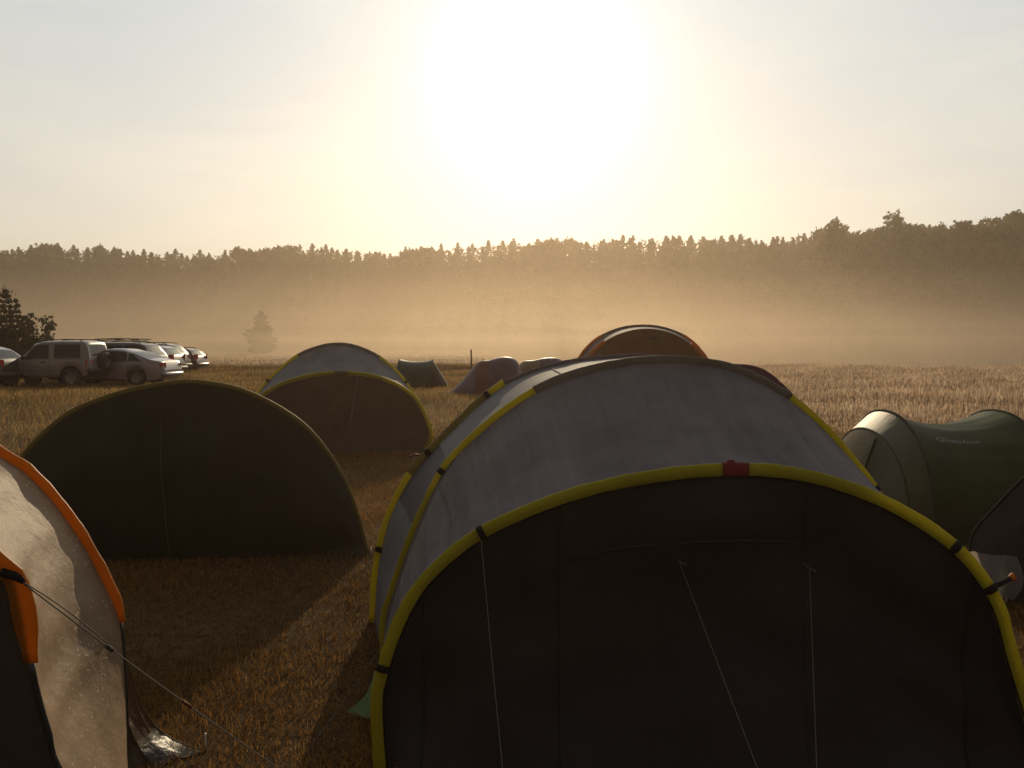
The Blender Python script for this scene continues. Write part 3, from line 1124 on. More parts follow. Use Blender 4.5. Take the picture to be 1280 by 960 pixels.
# ---------------- navy tent, right edge
def navy():
    t = thing('dome_tent', 'navy blue tent with a dewy grey bottom corner at the right photo edge', 'tent', (3.7, 5.0, 0))
    GA, GB = ground(1212, 752), Vector((4.9, 4.4, 0))
    H = hoop([(1212, 700), (1218, 665), (1245, 634), (1280, 598), (1330, 560), (1400, 535), (1480, 540), (1560, 590), (1620, 660), (1660, 730)],
             GA, GB, 0)
    HC = arc(GA + Vector((0.75, 0.7, 0)), GB + Vector((0.3, 0.7, 0)), 0.75, -6)
    loft('main_roof', HC, H, M['navy'], t, sag=0.02)
    end_panel('rear_wall', HC, M['navy'], t, fwd=(0, 1, 0))
    fr = end_rows(H, bulge=0.04, seed=7, wr=0.02)
    v, f = grid_mesh(fr)
    mesh_obj('front_panel', v, f, M['navy'], t, local=False)
    rows = []
    for s in range(11):
        k = s / 10
        row = []
        for w in range(9):
            u = w / 8
            top = at(1212 + 60 * u, 690 + 6 * u, 4.50)
            bot = at(1232 + 36 * u, 752 - 10 * abs(u - 0.4), 4.42)
            p = top.lerp(bot, k)
            p += Vector((0, -0.05 * math.sin(math.pi * k) + 0.02 * math.sin(9 * u + 3 * k), 0.008 * vnoise(u * 5, k * 4)))
            row.append(p)
        rows.append(row)
    v, f = grid_mesh(rows)
    mesh_obj('bottom_corner', v, f, M['navy_flap'], t, local=False)
    sleeve('pole_sleeve', H, 0, NH - 1, 0.010, M['black_strap'], t)
    p = ground(1250, 752)
    v, f = tube([p + Vector((-0.03, -0.03, 0.03)), p + Vector((0, -0.04, 0.02)), p + Vector((0.04, -0.05, 0.045))], 0.008, 6)
    mesh_obj('peg_loop', v, f, M['red_tab'], t, local=False)
    peg(p + Vector((0.0, -0.06, 0)), t)
    cord('guy_line', at(1268, 700, 4.4), ground(1330, 800), t, r=0.002)


navy()


# ---------------- three little tents far out on the meadow
def small_tents():
    # grey green tunnel seen from the side
    Yd = 27.5
    b = at(528, 484, Yd)
    t = thing('small_tent', 'small grey green tent with two low ridge poles, leftmost of the three far tents', 'tent', (b.x, Yd, 0))

    def xarc(x, hw, h, lean=0.0):
        return crom([Vector((x + lean * h * math.sin(math.pi * k / 24), Yd - hw * math.cos(math.pi * k / 24), h * math.sin(math.pi * k / 24) ** 0.75)) for k in range(25)], 37)
    x0, x1 = at(500, 470, Yd).x, at(541, 470, Yd).x
    z1 = at(500, 449, Yd).z
    A, B = xarc(x0, 0.7, z1), xarc(x1, 0.7, z1 - 0.02)
    rows = [[A[i].lerp(B[i], s / 8) + Vector((0, 0, -0.07 * 4 * s / 8 * (1 - s / 8) * math.sin(math.pi * i / 36))) for i in range(37)] for s in range(9)]
    v, f = grid_mesh(rows)
    mesh_obj('main_panel', v, f, M['teal_grey'], t, local=False)
    E = [Vector((at(560, 470, Yd).x, Yd + (p.y - Yd) * 0.5, p.z * 0.12)) for p in B]
    v, f = grid_mesh([[B[i].lerp(E[i], s / 5) for i in range(37)] for s in range(6)])
    mesh_obj('end_panel', v, f, M['green_dark'], t, local=False)
    E = [Vector((x0 - 0.25, Yd + (p.y - Yd) * 0.8, p.z * 0.3)) for p in A]
    v, f = grid_mesh([[A[i].lerp(E[i], s / 5) for i in range(37)] for s in range(6)])
    mesh_obj('end_panel', v, f, M['teal_grey'], t, local=False)
    for Hh in (A, B):
        sleeve('pole_sleeve', Hh, 0, 36, 0.03, M['strip'], t)
    # violet tent with red gore
    Yd = 23.5
    b = at(610, 492, Yd)
    t = thing('small_tent', 'small violet blue tent with a faded red strip, middle of the three far tents', 'tent', (b.x, Yd, 0))
    prof = [(563, 490), (580, 473), (597, 453), (612, 450), (630, 446), (645, 450), (652, 466), (655, 490)]
    P = crom([at(px, py, Yd) for px, py in prof], 40)
    rows = []
    for k in range(-8, 9):
        a = k / 8
        row = []
        for p in P:
            z = p.z * math.cos(a * math.pi / 2) ** 0.8 if abs(a) < 1 else 0.0
            row.append(Vector((p.x, Yd + a * (0.25 + 0.55 * min(1, p.z)), z)))
        rows.append(row)
    cuts = [0, 13, 18, 39]
    for (a, c), mt, nm in zip(zip(cuts, cuts[1:]), ('blue_violet', 'red_panel', 'blue_violet'), ('foot_panel', 'gore', 'head_panel')):
        v, f = grid_mesh([r_[a:c + 1] for r_ in rows])
        mesh_obj(nm, v, f, M[mt], t, local=False)
    q = P[16]
    v, f = tube([Vector((q.x, Yd, 0)), Vector((q.x, Yd, q.z + 0.05))], 0.012, 6)
    mesh_obj('pole', v, f, M['pole'], t, local=False)
    peg(at(565, 489, Yd), t)
    # ochre and violet tent behind it
    Yd = 25.5
    b = at(675, 488, Yd)
    t = thing('small_tent', 'small ochre and violet tent half hidden behind the large grey tent', 'tent', (b.x, Yd, 0))
    prof = [(638, 488), (650, 455), (668, 450), (685, 447), (700, 449), (712, 462), (724, 488)]
    P = crom([at(px, py, Yd) for px, py in prof], 40)
    rows = []
    for k in range(-8, 9):
        a = k / 8
        rows.append([Vector((p.x, Yd + a * (0.3 + 0.5 * min(1, p.z)), p.z * math.cos(a * math.pi / 2) ** 0.8 if abs(a) < 1 else 0.0)) for p in P])
    v, f = grid_mesh([r_[:19] for r_ in rows])
    mesh_obj('foot_panel', v, f, M['ochre'], t, local=False)
    v, f = grid_mesh([r_[18:] for r_ in rows])
    mesh_obj('head_panel', v, f, M['blue_violet'], t, local=False)
    # lone stake
    p = ground(589, 480)
    top = at(589, 437, p.y)
    v, f = tube([Vector((0, 0, -0.1)), Vector((0.01, 0, top.z * 0.5)), Vector((0.0, 0, top.z))], 0.035, 8, r2=0.028)
    o = mesh_obj('wooden_stake', v, f, solid('weathered_wood', (0.10, 0.07, 0.05), 0.9, bump=0.3))
    o.location = (p.x, p.y, 0)
    tag(o, 'thin dark upright stake in the grass beside the violet tent', 'stake')


small_tents()


# ------------------------------------------------------------------ cars
def paint(name, base, metal=0.5, rough=0.35):
    return solid(name, base, rough, metal, 0.5, coat=0.7, var=0.06, scale=3)


M['silver'] = paint('silver_car_paint', (0.19, 0.175, 0.17), 0.25)
M['silver2'] = paint('pale_silver_car_paint', (0.24, 0.22, 0.235), 0.3)
M['dark_car'] = paint('dark_car_paint', (0.03, 0.025, 0.028), 0.2)
M['maroon_car'] = paint('dark_red_car_paint', (0.06, 0.015, 0.018), 0.2)
M['grey_car'] = paint('grey_car_paint', (0.20, 0.19, 0.19), 0.4)
M['beige_car'] = paint('beige_car_paint', (0.17, 0.145, 0.12), 0.3)
M['tyre'] = solid('tyre_rubber', (0.018, 0.018, 0.018), 0.85, bump=0.2)
M['rim'] = solid('alloy_rim', (0.22, 0.21, 0.21), 0.35, 0.8)
M['trim'] = solid('black_plastic_trim', (0.02, 0.02, 0.022), 0.6)
M['tail'] = solid('red_lamp_lens', (0.35, 0.012, 0.012), 0.15, spec=0.7)
M['head'] = solid('clear_lamp_lens', (0.6, 0.6, 0.58), 0.12, spec=0.8)


def glass_mat():
    m, nt, out = nodes('car_window_glass')
    g = N(nt, 'ShaderNodeBsdfPrincipled', Roughness=0.04)
    g.inputs['Base Color'].default_value = (0.02, 0.022, 0.022, 1)
    g.inputs['Specular IOR Level'].default_value = 0.6
    tr = N(nt, 'ShaderNodeBsdfTransparent')
    tr.inputs[0].default_value = (0.55, 0.58, 0.55, 1)
    mx = N(nt, 'ShaderNodeMixShader')
    mx.inputs[0].default_value = 0.6
    nt.links.new(tr.outputs[0], mx.inputs[1])
    nt.links.new(g.outputs[0], mx.inputs[2])
    nt.links.new(mx.outputs[0], out.inputs[0])
    return m


M['glass'] = glass_mat()


def ip(tab, x):
    if x <= tab[0][0]:
        return tab[0][1]
    for (a, b), (c, d) in zip(tab, tab[1:]):
        if x <= c:
            t = (x - a) / (c - a)
            return b + (d - b) * t
    return tab[-1][1]


def smooth_tab(tab, k=0.06):
    def f(x):
        return sum(ip(tab, x + k * o) * w for o, w in ((-1.5, .1), (-.75, .2), (0, .4), (.75, .2), (1.5, .1)))
    return f


def car(label, loc, rz, Ln, W, roof, belt, clear, wheels, wr, body_mat, windows, screens, rails=None, spare=False, taper=0.78, group='cars parked in a row at the edge of the meadow', tail=(0.72, 0.98), rack=False):
    """front at local x=0, rear at x=Ln; windows: (x0,x1,lean0,lean1); screens: (x0,x1) on the sloping front and rear"""
    t = thing('parked_car', label, 'car', loc, group, rz)
    T, B = smooth_tab(roof, 0.05), smooth_tab(belt, 0.05)
    hw = W / 2

    def width(x):
        e = min(x, Ln - x)
        return hw * (1 - 0.16 * max(0, 1 - e / 0.45) ** 2)

    def half(x):
        zt = T(x)
        zb = min(B(x), zt - 0.04)
        w = width(x)
        k = max(0.0, min(1, (zt - zb - 0.04) / 0.35))
        wt = w * (0.965 - (0.965 - taper) * k)
        zu = clear + 0.14 * max(0, 1 - min(x, Ln - x) / 0.35) ** 1.5
        for wx in wheels:
            d = abs(x - wx)
            ra = wr * 1.22
            if d < ra:
                zu = max(zu, wr + math.sqrt(ra * ra - d * d) * 0.98)
        return w, wt, zu, zb, zt
    xs = sorted(set([round(Ln * k / 70, 4) for k in range(71)] + [wx + s * wr * 1.22 for wx in wheels for s in (-1.001, -0.999, 0.999, 1.001)]
                    + [0.01, Ln - 0.01]))
    xs = [x for x in xs if 0 <= x <= Ln]
    rows = []
    for x in xs:
        w, wt, zu, zb, zt = half(x)
        zm = zu + (zb - zu) * 0.55
        h = [(0.0, zu), (w * 0.80, zu), (w * 0.97, zu + 0.02), (w * 1.0, zm), (w * 0.985, zb - 0.06 * min(1, (zb - zu) / 0.3)), (w * 0.962, zb),
             (wt + (w * 0.962 - wt) * 0.06, zt - (zt - zb) * 0.06 - 0.012), (wt * 0.93, zt - 0.004), (wt * 0.6, zt + 0.014), (0.0, zt + 0.02)]
        rows.append([Vector((x, -y, z)) for y, z in h] + [Vector((x, y, z)) for y, z in h[::-1][1:]])
    v, f = grid_mesh(rows)
    nc = len(rows[0])
    f.append(tuple(range(nc)))
    f.append(tuple((len(rows) - 1) * nc + k for k in range(nc))[::-1])
    body = mesh_obj('body', v, f, body_mat, t)
    try:
        body.data.set_sharp_from_angle(angle=R(38))
    except Exception:
        pass

    def side(x, u, s):
        w, wt, zu, zb, zt = half(x)
        y0, z0, y1, z1 = w * 0.962, zb, wt + (w * 0.962 - wt) * 0.06, zt - (zt - zb) * 0.06 - 0.012
        return Vector((x, s * (y0 + (y1 - y0) * u + 0.006), z0 + (z1 - z0) * u + 0.002))
    for s in (-1, 1):
        for (xa, xb, la, lb) in windows:
            rr = []
            for i in range(7):
                u = 0.08 + 0.80 * i / 6
                q0, q1 = xa + la * u, xb + lb * u
                rr.append([side(q0 + (q1 - q0) * j / 8, u, s) for j in range(9)])
            v, f = grid_mesh(rr)
            mesh_obj('side_window', v, f, M['glass'], t)
            # frame strip along the belt
            v, f = tube([side(xa + (xb - xa) * j / 8, 0.04, s) for j in range(9)], 0.012, 5)
            mesh_obj('window_trim', v, f, M['trim'], t)
        # door handle, mirror, sill
        hx = windows[0][1] - 0.18
        w, wt, zu, zb, zt = half(hx)
        v, f = tube([Vector((hx - 0.09, s * (w * 0.99 + 0.012), zb - 0.10)), Vector((hx + 0.09, s * (w * 0.99 + 0.012), zb - 0.10))], 0.018, 6)
        mesh_obj('door_handle', v, f, M['trim'], t)
        mx = windows[0][0] + windows[0][2] * 0.15 + 0.05
        w, wt, zu, zb, zt = half(mx)
        c = Vector((mx, s * (w + 0.11), zb + 0.07))
        bm = bmesh.new()
        bmesh.ops.create_uvsphere(bm, u_segments=10, v_segments=8, radius=1)
        v = [c + Vector((q.co.x * 0.06, q.co.y * 0.11, q.co.z * 0.075)) for q in bm.verts]
        bm.verts.index_update()
        f = [tuple(q.index for q in fa.verts) for fa in bm.faces]
        bm.free()
        mesh_obj('wing_mirror', v, f, M['trim'] if body_mat is not M['silver2'] else body_mat, t)
        v, f = tube([Vector((wheels[0] + wr * 1.3, s * hw * 0.98, clear + 0.03)), Vector((wheels[1] - wr * 1.3, s * hw * 0.98, clear + 0.03))], 0.035, 6)
        mesh_obj('sill', v, f, M['trim'], t)
        # door shut lines
        for xl in [windows[0][0] + 0.02, windows[0][1] + 0.04] + ([windows[1][1] + 0.02] if len(windows) > 2 else []):
            pts = []
            for k in range(8):
                w, wt, zu, zb, zt = half(xl)
                z = clear + 0.1 + (zb - clear - 0.1) * k / 7
                pts.append(Vector((xl, s * (w * (1.0 if k < 6 else 0.975) + 0.001), z)))
            v, f = tube(pts, 0.006, 4)
            mesh_obj('door_seam', v, f, M['trim'], t)
        # lamps
        w, wt, zu, zb, zt = half(Ln - 0.10)
        rr = [[Vector((Ln - 0.16 + 0.15 * math.sin(a), s * (width(Ln - 0.16 + 0.15 * math.sin(a)) * 0.99 + 0.012 - 0.16 * (1 - math.cos(a))), z)) for a in (0, .4, .8, 1.2, 1.5)] for z in (tail[0], (tail[0] + tail[1]) / 2, tail[1])]
        v, f = grid_mesh(rr)
        mesh_obj('tail_lamp', v, f, M['tail'], t)
        zh = T(0.12) - 0.16
        rr = [[Vector((0.20 - 0.19 * math.sin(a), s * (width(0.2 - 0.19 * math.sin(a)) * 0.99 + 0.012 - 0.22 * (1 - math.cos(a))), z)) for a in (0, .4, .8, 1.2, 1.5)] for z in (zh - 0.08, zh, zh + 0.08)]
        v, f = grid_mesh(rr)
        mesh_obj('headlight', v, f, M['head'], t)
    for (xa, xb) in screens:
        rr = []
        for i in range(9):
            x = xa + (xb - xa) * i / 8
            w, wt, zu, zb, zt = half(x)
            rr.append([Vector((x, wt * 0.86 * k, zt + 0.024 - 0.016 * abs(k) ** 2)) for k in (-1, -.6, 0, .6, 1)])
        v, f = grid_mesh(rr)
        mesh_obj('windscreen' if xa < Ln / 2 else 'rear_window', v, f, M['glass'], t)
    # bumpers
    for x0, sg in ((0.0, -1), (Ln, 1)):
        pts = [Vector((x0 + sg * (0.04 - 0.10 * abs(k) ** 3), k * hw * 0.93, clear + 0.22)) for k in (-1, -.8, -.5, 0, .5, .8, 1)]
        v, f = tube(pts, 0.085, 8, squash=1.1)
        mesh_obj('bumper', v, f, body_mat if clear < 0.24 else M['trim'], t)
    # wheels
    for wx in wheels:
        for s in (-1, 1):
            wheel(t, Vector((wx, s * (hw - 0.11), wr)), wr, s)
    if spare:
        wheel(t, Vector((Ln + 0.10, 0.05, 0.92)), wr * 0.98, 1, rearward=True)
    if rails:
        xa, xb = rails
        for s in (-1, 1):
            pts = [Vector((xa, s * hw * taper * 0.93, T(xa) + 0.0)), Vector((xa + 0.1, s * hw * taper * 0.93, T(xa + .1) + 0.055))]
            pts += [Vector((xa + 0.1 + (xb - xa - 0.2) * k / 6, s * hw * taper * 0.93, T(xa + 0.1 + (xb - xa - 0.2) * k / 6) + 0.06)) for k in range(1, 6)]
            pts += [Vector((xb - 0.1, s * hw * taper * 0.93, T(xb - .1) + 0.055)), Vector((xb, s * hw * taper * 0.93, T(xb)))]
            v, f = tube(pts, 0.016, 6)
            mesh_obj('roof_rail', v, f, M['trim'], t)
        if rack:
            for xx in (xa + 0.35, (xa + xb) / 2 + 0.05, xb - 0.35):
                v, f = tube([Vector((xx, -hw * 0.82, T(xx) + 0.11)), Vector((xx, hw * 0.82, T(xx) + 0.11))], 0.02, 6)
                mesh_obj('rack_bar', v, f, M['trim'], t)
            for s in (-0.6, 0.55):
                v, f = tube([Vector((xa + 0.1, s * hw, T(xa + .4) + 0.15)), Vector(((xa + xb) / 2, s * hw, T((xa + xb) / 2) + 0.17)), Vector((xb - 0.1, s * hw, T(xb - .4) + 0.15))], 0.022, 6)
                mesh_obj('rack_rail', v, f, M['trim'], t)
    # seats and steering wheel as dark shapes behind the glass
    for sx in (windows[0][0] + 0.75, windows[0][0] + 1.65):
        if sx > Ln - 0.9:
            continue
        for sy in (-0.36, 0.36):
            zb = B(sx)
            v, f = tube([Vector((sx, sy, zb - 0.45)), Vector((sx + 0.08, sy, zb)), Vector((sx + 0.12, sy, zb + 0.12)), Vector((sx + 0.14, sy, zb + 0.2)), Vector((sx + 0.15, sy, zb + 0.3))], 0.2, 8, r2=0.10, squash=0.5, nrm=(1, 0, 0))
            mesh_obj('seat', v, f, M['trim'], t)
    return t


def wheel(parent, c, r, s, rearward=False):
    nseg = 28
    prof = [(0.62, -0.10), (0.92, -0.105), (0.985, -0.07), (1.0, 0), (0.985, 0.07), (0.92, 0.105), (0.62, 0.10)]
    v, f = [], []

    def P(rr, an, y):
        if rearward:
            return c + Vector((y, rr * math.cos(an), rr * math.sin(an)))
        return c + Vector((rr * math.cos(an), s * y, rr * math.sin(an)))
    for k in range(nseg):
        an = 2 * math.pi * k / nseg
        for pr, py in prof:
            v.append(P(pr * r, an, py))
    m = len(prof)
    for k in range(nseg):
        for j in range(m - 1):
            f.append((k * m + j, k * m + j + 1, ((k + 1) % nseg) * m + j + 1, ((k + 1) % nseg) * m + j))
    w = bpy.data.objects.new('spare_wheel' if rearward else 'wheel', None)
    w.empty_display_size = 0.1
    link(w, parent)
    mesh_obj('tyre', v, f, M['tyre'], w)
    v, f = [], []
    # dish + five spokes
    for rr, y in ((0.63, 0.095), (0.58, 0.05), (0.0, 0.02)):
        for k in range(nseg):
            v.append(P(rr * r, 2 * math.pi * k / nseg, y))
    for j in range(2):
        for k in range(nseg):
            f.append((j * nseg + k, j * nseg + (k + 1) % nseg, (j + 1) * nseg + (k + 1) % nseg, (j + 1) * nseg + k))
    for q in range(5):
        a = 2 * math.pi * q / 5 + 0.3
        b = len(v)
        for rr, da, y in ((0.06, -0.9, 0.09), (0.06, 0.9, 0.09), (0.62, 0.11, 0.085), (0.62, -0.11, 0.085)):
            v.append(P(rr * r, a + da, y))
        f.append((b, b + 1, b + 2, b + 3))
    mesh_obj('rim', v, f, M['rim'], w, smooth=False)


def place_x(px, Y):
    return at(px, 440, Y).x


# boxy off-roader
Yc = 28.4
xr = place_x(131, Yc + 1.0)
car('silver boxy off road car with a spare wheel on its back door and roof rails', (xr - 3.62, Yc + 0.8, tz(xr - 2, Yc)), R(-1), 3.62, 1.62,
    [(0, 0.62), (0.04, 0.84), (0.2, 0.95), (1.0, 1.03), (1.12, 1.06), (1.62, 1.56), (1.85, 1.63), (2.6, 1.65), (3.3, 1.64), (3.46, 1.60), (3.55, 1.2), (3.60, 0.9), (3.62, 0.55)],
    [(0, 0.6), (0.3, 0.9), (1.0, 0.99), (3.62, 1.03)], 0.36, (0.66, 2.92), 0.34, M['silver'],
    [(1.22, 2.14, 0.30, 0.0), (2.34, 3.28, 0.0, -0.02)], [(1.18, 1.58), (3.47, 3.56)], rails=(1.75, 3.3), spare=True, taper=0.86, tail=(0.72, 0.96))
# dark car cut by the left edge
Yc = 27.6
xr = place_x(20, Yc + 0.6)
car('dark estate car cut by the left edge of the photo, its back window glinting', (xr - 4.1, Yc + 0.6, tz(xr - 2, Yc)), R(-1), 4.1, 1.7,
    [(0, 0.5), (0.05, 0.68), (0.3, 0.82), (1.1, 0.95), (1.9, 1.38), (2.4, 1.44), (3.3, 1.42), (3.6, 1.32), (3.98, 0.98), (4.06, 0.92), (4.1, 0.5)],
    [(0, 0.5), (0.3, 0.78), (1.1, 0.9), (4.1, 0.96)], 0.24, (0.8, 3.3), 0.31, M['dark_car'],
    [(1.35, 2.3, 0.55, 0.0), (2.36, 3.2, 0.0, -0.05), (3.26, 3.6, 0, -0.2)], [(1.18, 1.85), (3.62, 3.96)])
# silver fastback
Yc = 29.6
xr = place_x(228, Yc + 1.6)
car('pale silver fastback saloon parked just behind the boxy off road car', (xr - 4.55, Yc + 0.9, tz(xr - 2, Yc)), R(-1.5), 4.55, 1.76,
    [(0, 0.45), (0.05, 0.62), (0.4, 0.76), (1.2, 0.90), (2.0, 1.31), (2.5, 1.39), (2.9, 1.38), (3.5, 1.22), (4.05, 1.0), (4.42, 0.93), (4.5, 0.86), (4.55, 0.5)],
    [(0, 0.45), (0.4, 0.72), (1.2, 0.86), (4.0, 0.95), (4.55, 0.9)], 0.22, (0.88, 3.52), 0.32, M['silver2'],
    [(1.42, 2.42, 0.62, 0.0), (2.5, 3.18, 0.0, -0.06), (3.22, 3.72, 0.0, -0.36)], [(1.25, 1.95), (3.3, 4.0)], tail=(0.68, 0.88))
# dark people carrier with roof rack
Yc = 32.8
xr = place_x(213, Yc + 1.6)
car('dark people carrier with a loaded roof rack behind the silver saloon', (xr - 4.5, Yc + 0.9, tz(xr - 2, Yc)), R(-1), 4.5, 1.78,
    [(0, 0.5), (0.05, 0.75), (0.5, 0.95), (1.0, 1.05), (1.7, 1.52), (2.3, 1.61), (3.6, 1.60), (4.05, 1.52), (4.38, 1.05), (4.45, 0.95), (4.5, 0.5)],
    [(0, 0.5), (0.5, 0.85), (1.0, 0.97), (4.5, 1.04)], 0.24, (0.85, 3.6), 0.33, M['dark_car'],
    [(1.2, 2.3, 0.52, 0.0), (2.38, 3.2, 0.0, 0.0), (3.28, 4.1, 0.0, -0.18)], [(1.05, 1.65), (4.06, 4.36)], rails=(1.8, 3.9), rack=True)
# beige hatchback between
Yc = 35.4
xr = place_x(239, Yc + 1.6)
car('beige hatchback with bright red tail lamps, its back end showing past the saloon', (xr - 3.9, Yc + 0.4, tz(xr - 2, Yc)), R(-1), 3.9, 1.68,
    [(0, 0.5), (0.05, 0.66), (0.5, 0.86), (1.0, 0.96), (1.8, 1.38), (2.3, 1.45), (3.2, 1.42), (3.45, 1.34), (3.78, 1.0), (3.86, 0.9), (3.9, 0.5)],
    [(0, 0.5), (0.5, 0.78), (1.0, 0.9), (3.9, 0.96)], 0.24, (0.75, 3.2), 0.31, M['beige_car'],
    [(1.2, 2.2, 0.55, 0.0), (2.28, 3.2, 0.0, -0.1)], [(1.05, 1.75), (3.46, 3.76)], tail=(0.72, 1.06))
# dark red estate behind
Yc = 38.2
xr = place_x(240, Yc + 1.6)
car('dark red estate car with roof rails behind the beige hatchback', (xr - 4.4, Yc + 0.8, tz(xr - 2, Yc)), R(-1), 4.4, 1.72,
    [(0, 0.5), (0.05, 0.68), (0.5, 0.88), (1.1, 0.98), (1.9, 1.42), (2.4, 1.50), (3.6, 1.48), (3.95, 1.42), (4.28, 1.0), (4.36, 0.9), (4.4, 0.5)],
    [(0, 0.5), (0.5, 0.8), (1.1, 0.92), (4.4, 0.98)], 0.24, (0.85, 3.5), 0.32, M['maroon_car'],
    [(1.35, 2.3, 0.55, 0.0), (2.38, 3.2, 0.0, 0.0), (3.28, 3.95, 0.0, -0.2)], [(1.18, 1.8), (3.96, 4.26)], rails=(2.2, 3.8))
# last estate
Yc = 42.0
xr = place_x(262, Yc + 1.6)
car('small dark estate car standing last and farthest in the row', (xr - 4.2, Yc + 0.8, tz(xr - 2, Yc) - 0.05), R(-2), 4.2, 1.68,
    [(0, 0.45), (0.05, 0.62), (0.5, 0.78), (1.1, 0.88), (1.8, 1.24), (2.3, 1.30), (3.5, 1.27), (3.8, 1.2), (4.08, 0.85), (4.16, 0.78), (4.2, 0.45)],
    [(0, 0.45), (0.5, 0.72), (1.1, 0.82), (4.2, 0.86)], 0.22, (0.8, 3.3), 0.30, M['maroon_car'],
    [(1.3, 2.2, 0.45, 0.0), (2.28, 3.1, 0.0, 0.0), (3.18, 3.85, 0.0, -0.2)], [(1.15, 1.7), (3.8, 4.06)], rails=(2.1, 3.6))


# ------------------------------------------------------------------ trees
LEAF_PINE = leafmat('pine_needles', (0.018, 0.028, 0.012), (0.055, 0.07, 0.028), 0.25)
LEAF_BROAD = leafmat('broad_leaves', (0.03, 0.045, 0.012), (0.09, 0.11, 0.035), 0.35)
BARK = solid('rough_bark', (0.06, 0.045, 0.035), 0.9, bump=0.5)


def tris_mesh(name, P, tint, mat, extra=None):
    """P: (n,k,3) polygons; extra: (verts, faces, mat) solid wood joined in"""
    n, k = P.shape[:2]
    v = P.reshape(-1, 3)
    f = np.arange(n * k).reshape(n, k)
    me = bpy.data.meshes.new(name)
    vl, fl = v.tolist(), f.tolist()
    tt = np.repeat(tint, k).tolist()
    mi = [0] * n
    if extra:
        ev, ef, em = extra
        o = len(vl)
        vl += [tuple(q) for q in ev]
        fl += [tuple(i + o for i in q) for q in ef]
        tt += [0.0] * len(ev)
        mi += [1] * len(ef)
    me.from_pydata(vl, [], fl)
    a = me.attributes.new('tint', 'FLOAT', 'POINT')
    a.data.foreach_set('value', tt)
    me.materials.append(mat)
    if extra:
        me.materials.append(extra[2])
        me.polygons.foreach_set('material_index', mi)
    me.update()
    return me


def spray(c, d, n, size, spread):
    """n leaf-sized triangles around centres c (m,3), pointing roughly along d"""
    m = len(c)
    cc = np.repeat(c, n, 0) + rng.normal(0, 1, (m * n, 3)) * np.repeat(spread, n, 0)[:, None]
    a = rng.normal(0, 1, (m * n, 3)) + np.repeat(d, n, 0) * 1.2
    a /= np.linalg.norm(a, axis=1)[:, None]
    b = rng.normal(0, 1, (m * n, 3))
    b -= a * (a * b).sum(1)[:, None]
    b /= np.linalg.norm(b, axis=1)[:, None]
    s = (np.repeat(size, n, 0) * rng.uniform(0.6, 1.4, m * n))[:, None]
    P = np.stack([cc - a * s, cc + b * s * 0.45, cc + a * s, cc - b * s * 0.45], 1)
    return P


def trunk_geo(h, r0, lean=0.02, limbs=()):
    v, f = tube([Vector((lean * h * k / 6 * math.sin(k), 0.5 * lean * h * k / 6, h * k / 6)) for k in range(7)], r0, 8, r2=r0 * 0.12)
    for (z, an, ln, up) in limbs:
        a = Vector((0, 0, z))
        b = a + Vector((math.cos(an) * ln, math.sin(an) * ln, up))
        m = a.lerp(b, 0.5) + Vector((0, 0, up * 0.1))
        v2, f2 = tube([a, m, b], r0 * 0.35, 5, r2=r0 * 0.08)
        o = len(v)
        v += v2
        f += [tuple(i + o for i in q) for q in f2]
    return v, f


def conifer(h, rmax, base, seed, lev=26, dens=1.0, top=1.0, leaf=0.5, tip=5.0):
    """spruce / young pine: whorls of drooping boughs with gaps"""
    rs = np.random.default_rng(seed)
    C, D, S, SP = [], [], [], []
    limbs = []
    for l in range(lev):
        u = l / (lev - 1)
        z = base + (h - base) * u
        rad = rmax * (1 - math.exp(-(h - z) / tip)) * rs.uniform(0.55, 1.25) + 0.04
        nb = max(3, int((7 - 3 * u) * dens))
        a0 = rs.uniform(0, 6.28)
        for k in range(nb):
            if rs.uniform() < 0.12:
                continue
            an = a0 + 6.283 * k / nb + rs.normal(0, 0.25)
            rr = rad * rs.uniform(0.6, 1.2)
            if k % 2 == 0 and u < 0.9:
                limbs.append((z, an, rr * 0.9, -0.12 * rr))
            steps = max(2, int(rr / (rmax * 0.17)))
            for q in range(steps):
                t = (q + 0.7) / steps
                C.append((math.cos(an) * rr * t, math.sin(an) * rr * t, z - 0.22 * rr * t + 0.25 * rr * t * t))
                D.append((math.cos(an), math.sin(an), 0.1))
                S.append(leaf * (1 - 0.5 * u))
                SP.append(leaf * 0.5 * (1 - 0.7 * u))
    for q in range(6):
        C.append((0, 0, h - 0.12 * q * h / 20))
        D.append((0, 0, 2.5))
        S.append(leaf * (0.25 + 0.06 * q))
        SP.append(0.02 + 0.03 * q)
    return np.array(C), np.array(D), np.array(S), np.array(SP), limbs


def pine_crown(h, seed, cw=3.4, leaf=0.6):
    """tall Scots pine: open clumps on the upper part"""
    rs = np.random.default_rng(seed)
    C, D, S, SP, limbs = [], [], [], [], []
    for k in range(34):
        u = rs.uniform(0, 1) ** 0.8
        z = h * (0.38 + 0.60 * u)
        an = rs.uniform(0, 6.28)
        rr = cw * (1 - 0.75 * u ** 1.6) * rs.uniform(0.15, 1.0)
        c = np.array([math.cos(an) * rr, math.sin(an) * rr, z])
        limbs.append((z - 0.5, an, rr, 0.5))
        for q in range(10):
            o = rs.normal(0, 1, 3) * np.array([0.8, 0.8, 0.32]) * (1.15 - 0.45 * u)
            C.append(c + o)
            D.append((o[0] * 0.3, o[1] * 0.3, 0.6))
            S.append(leaf)
            SP.append(leaf * 0.55)
    return np.array(C), np.array(D), np.array(S), np.array(SP), limbs


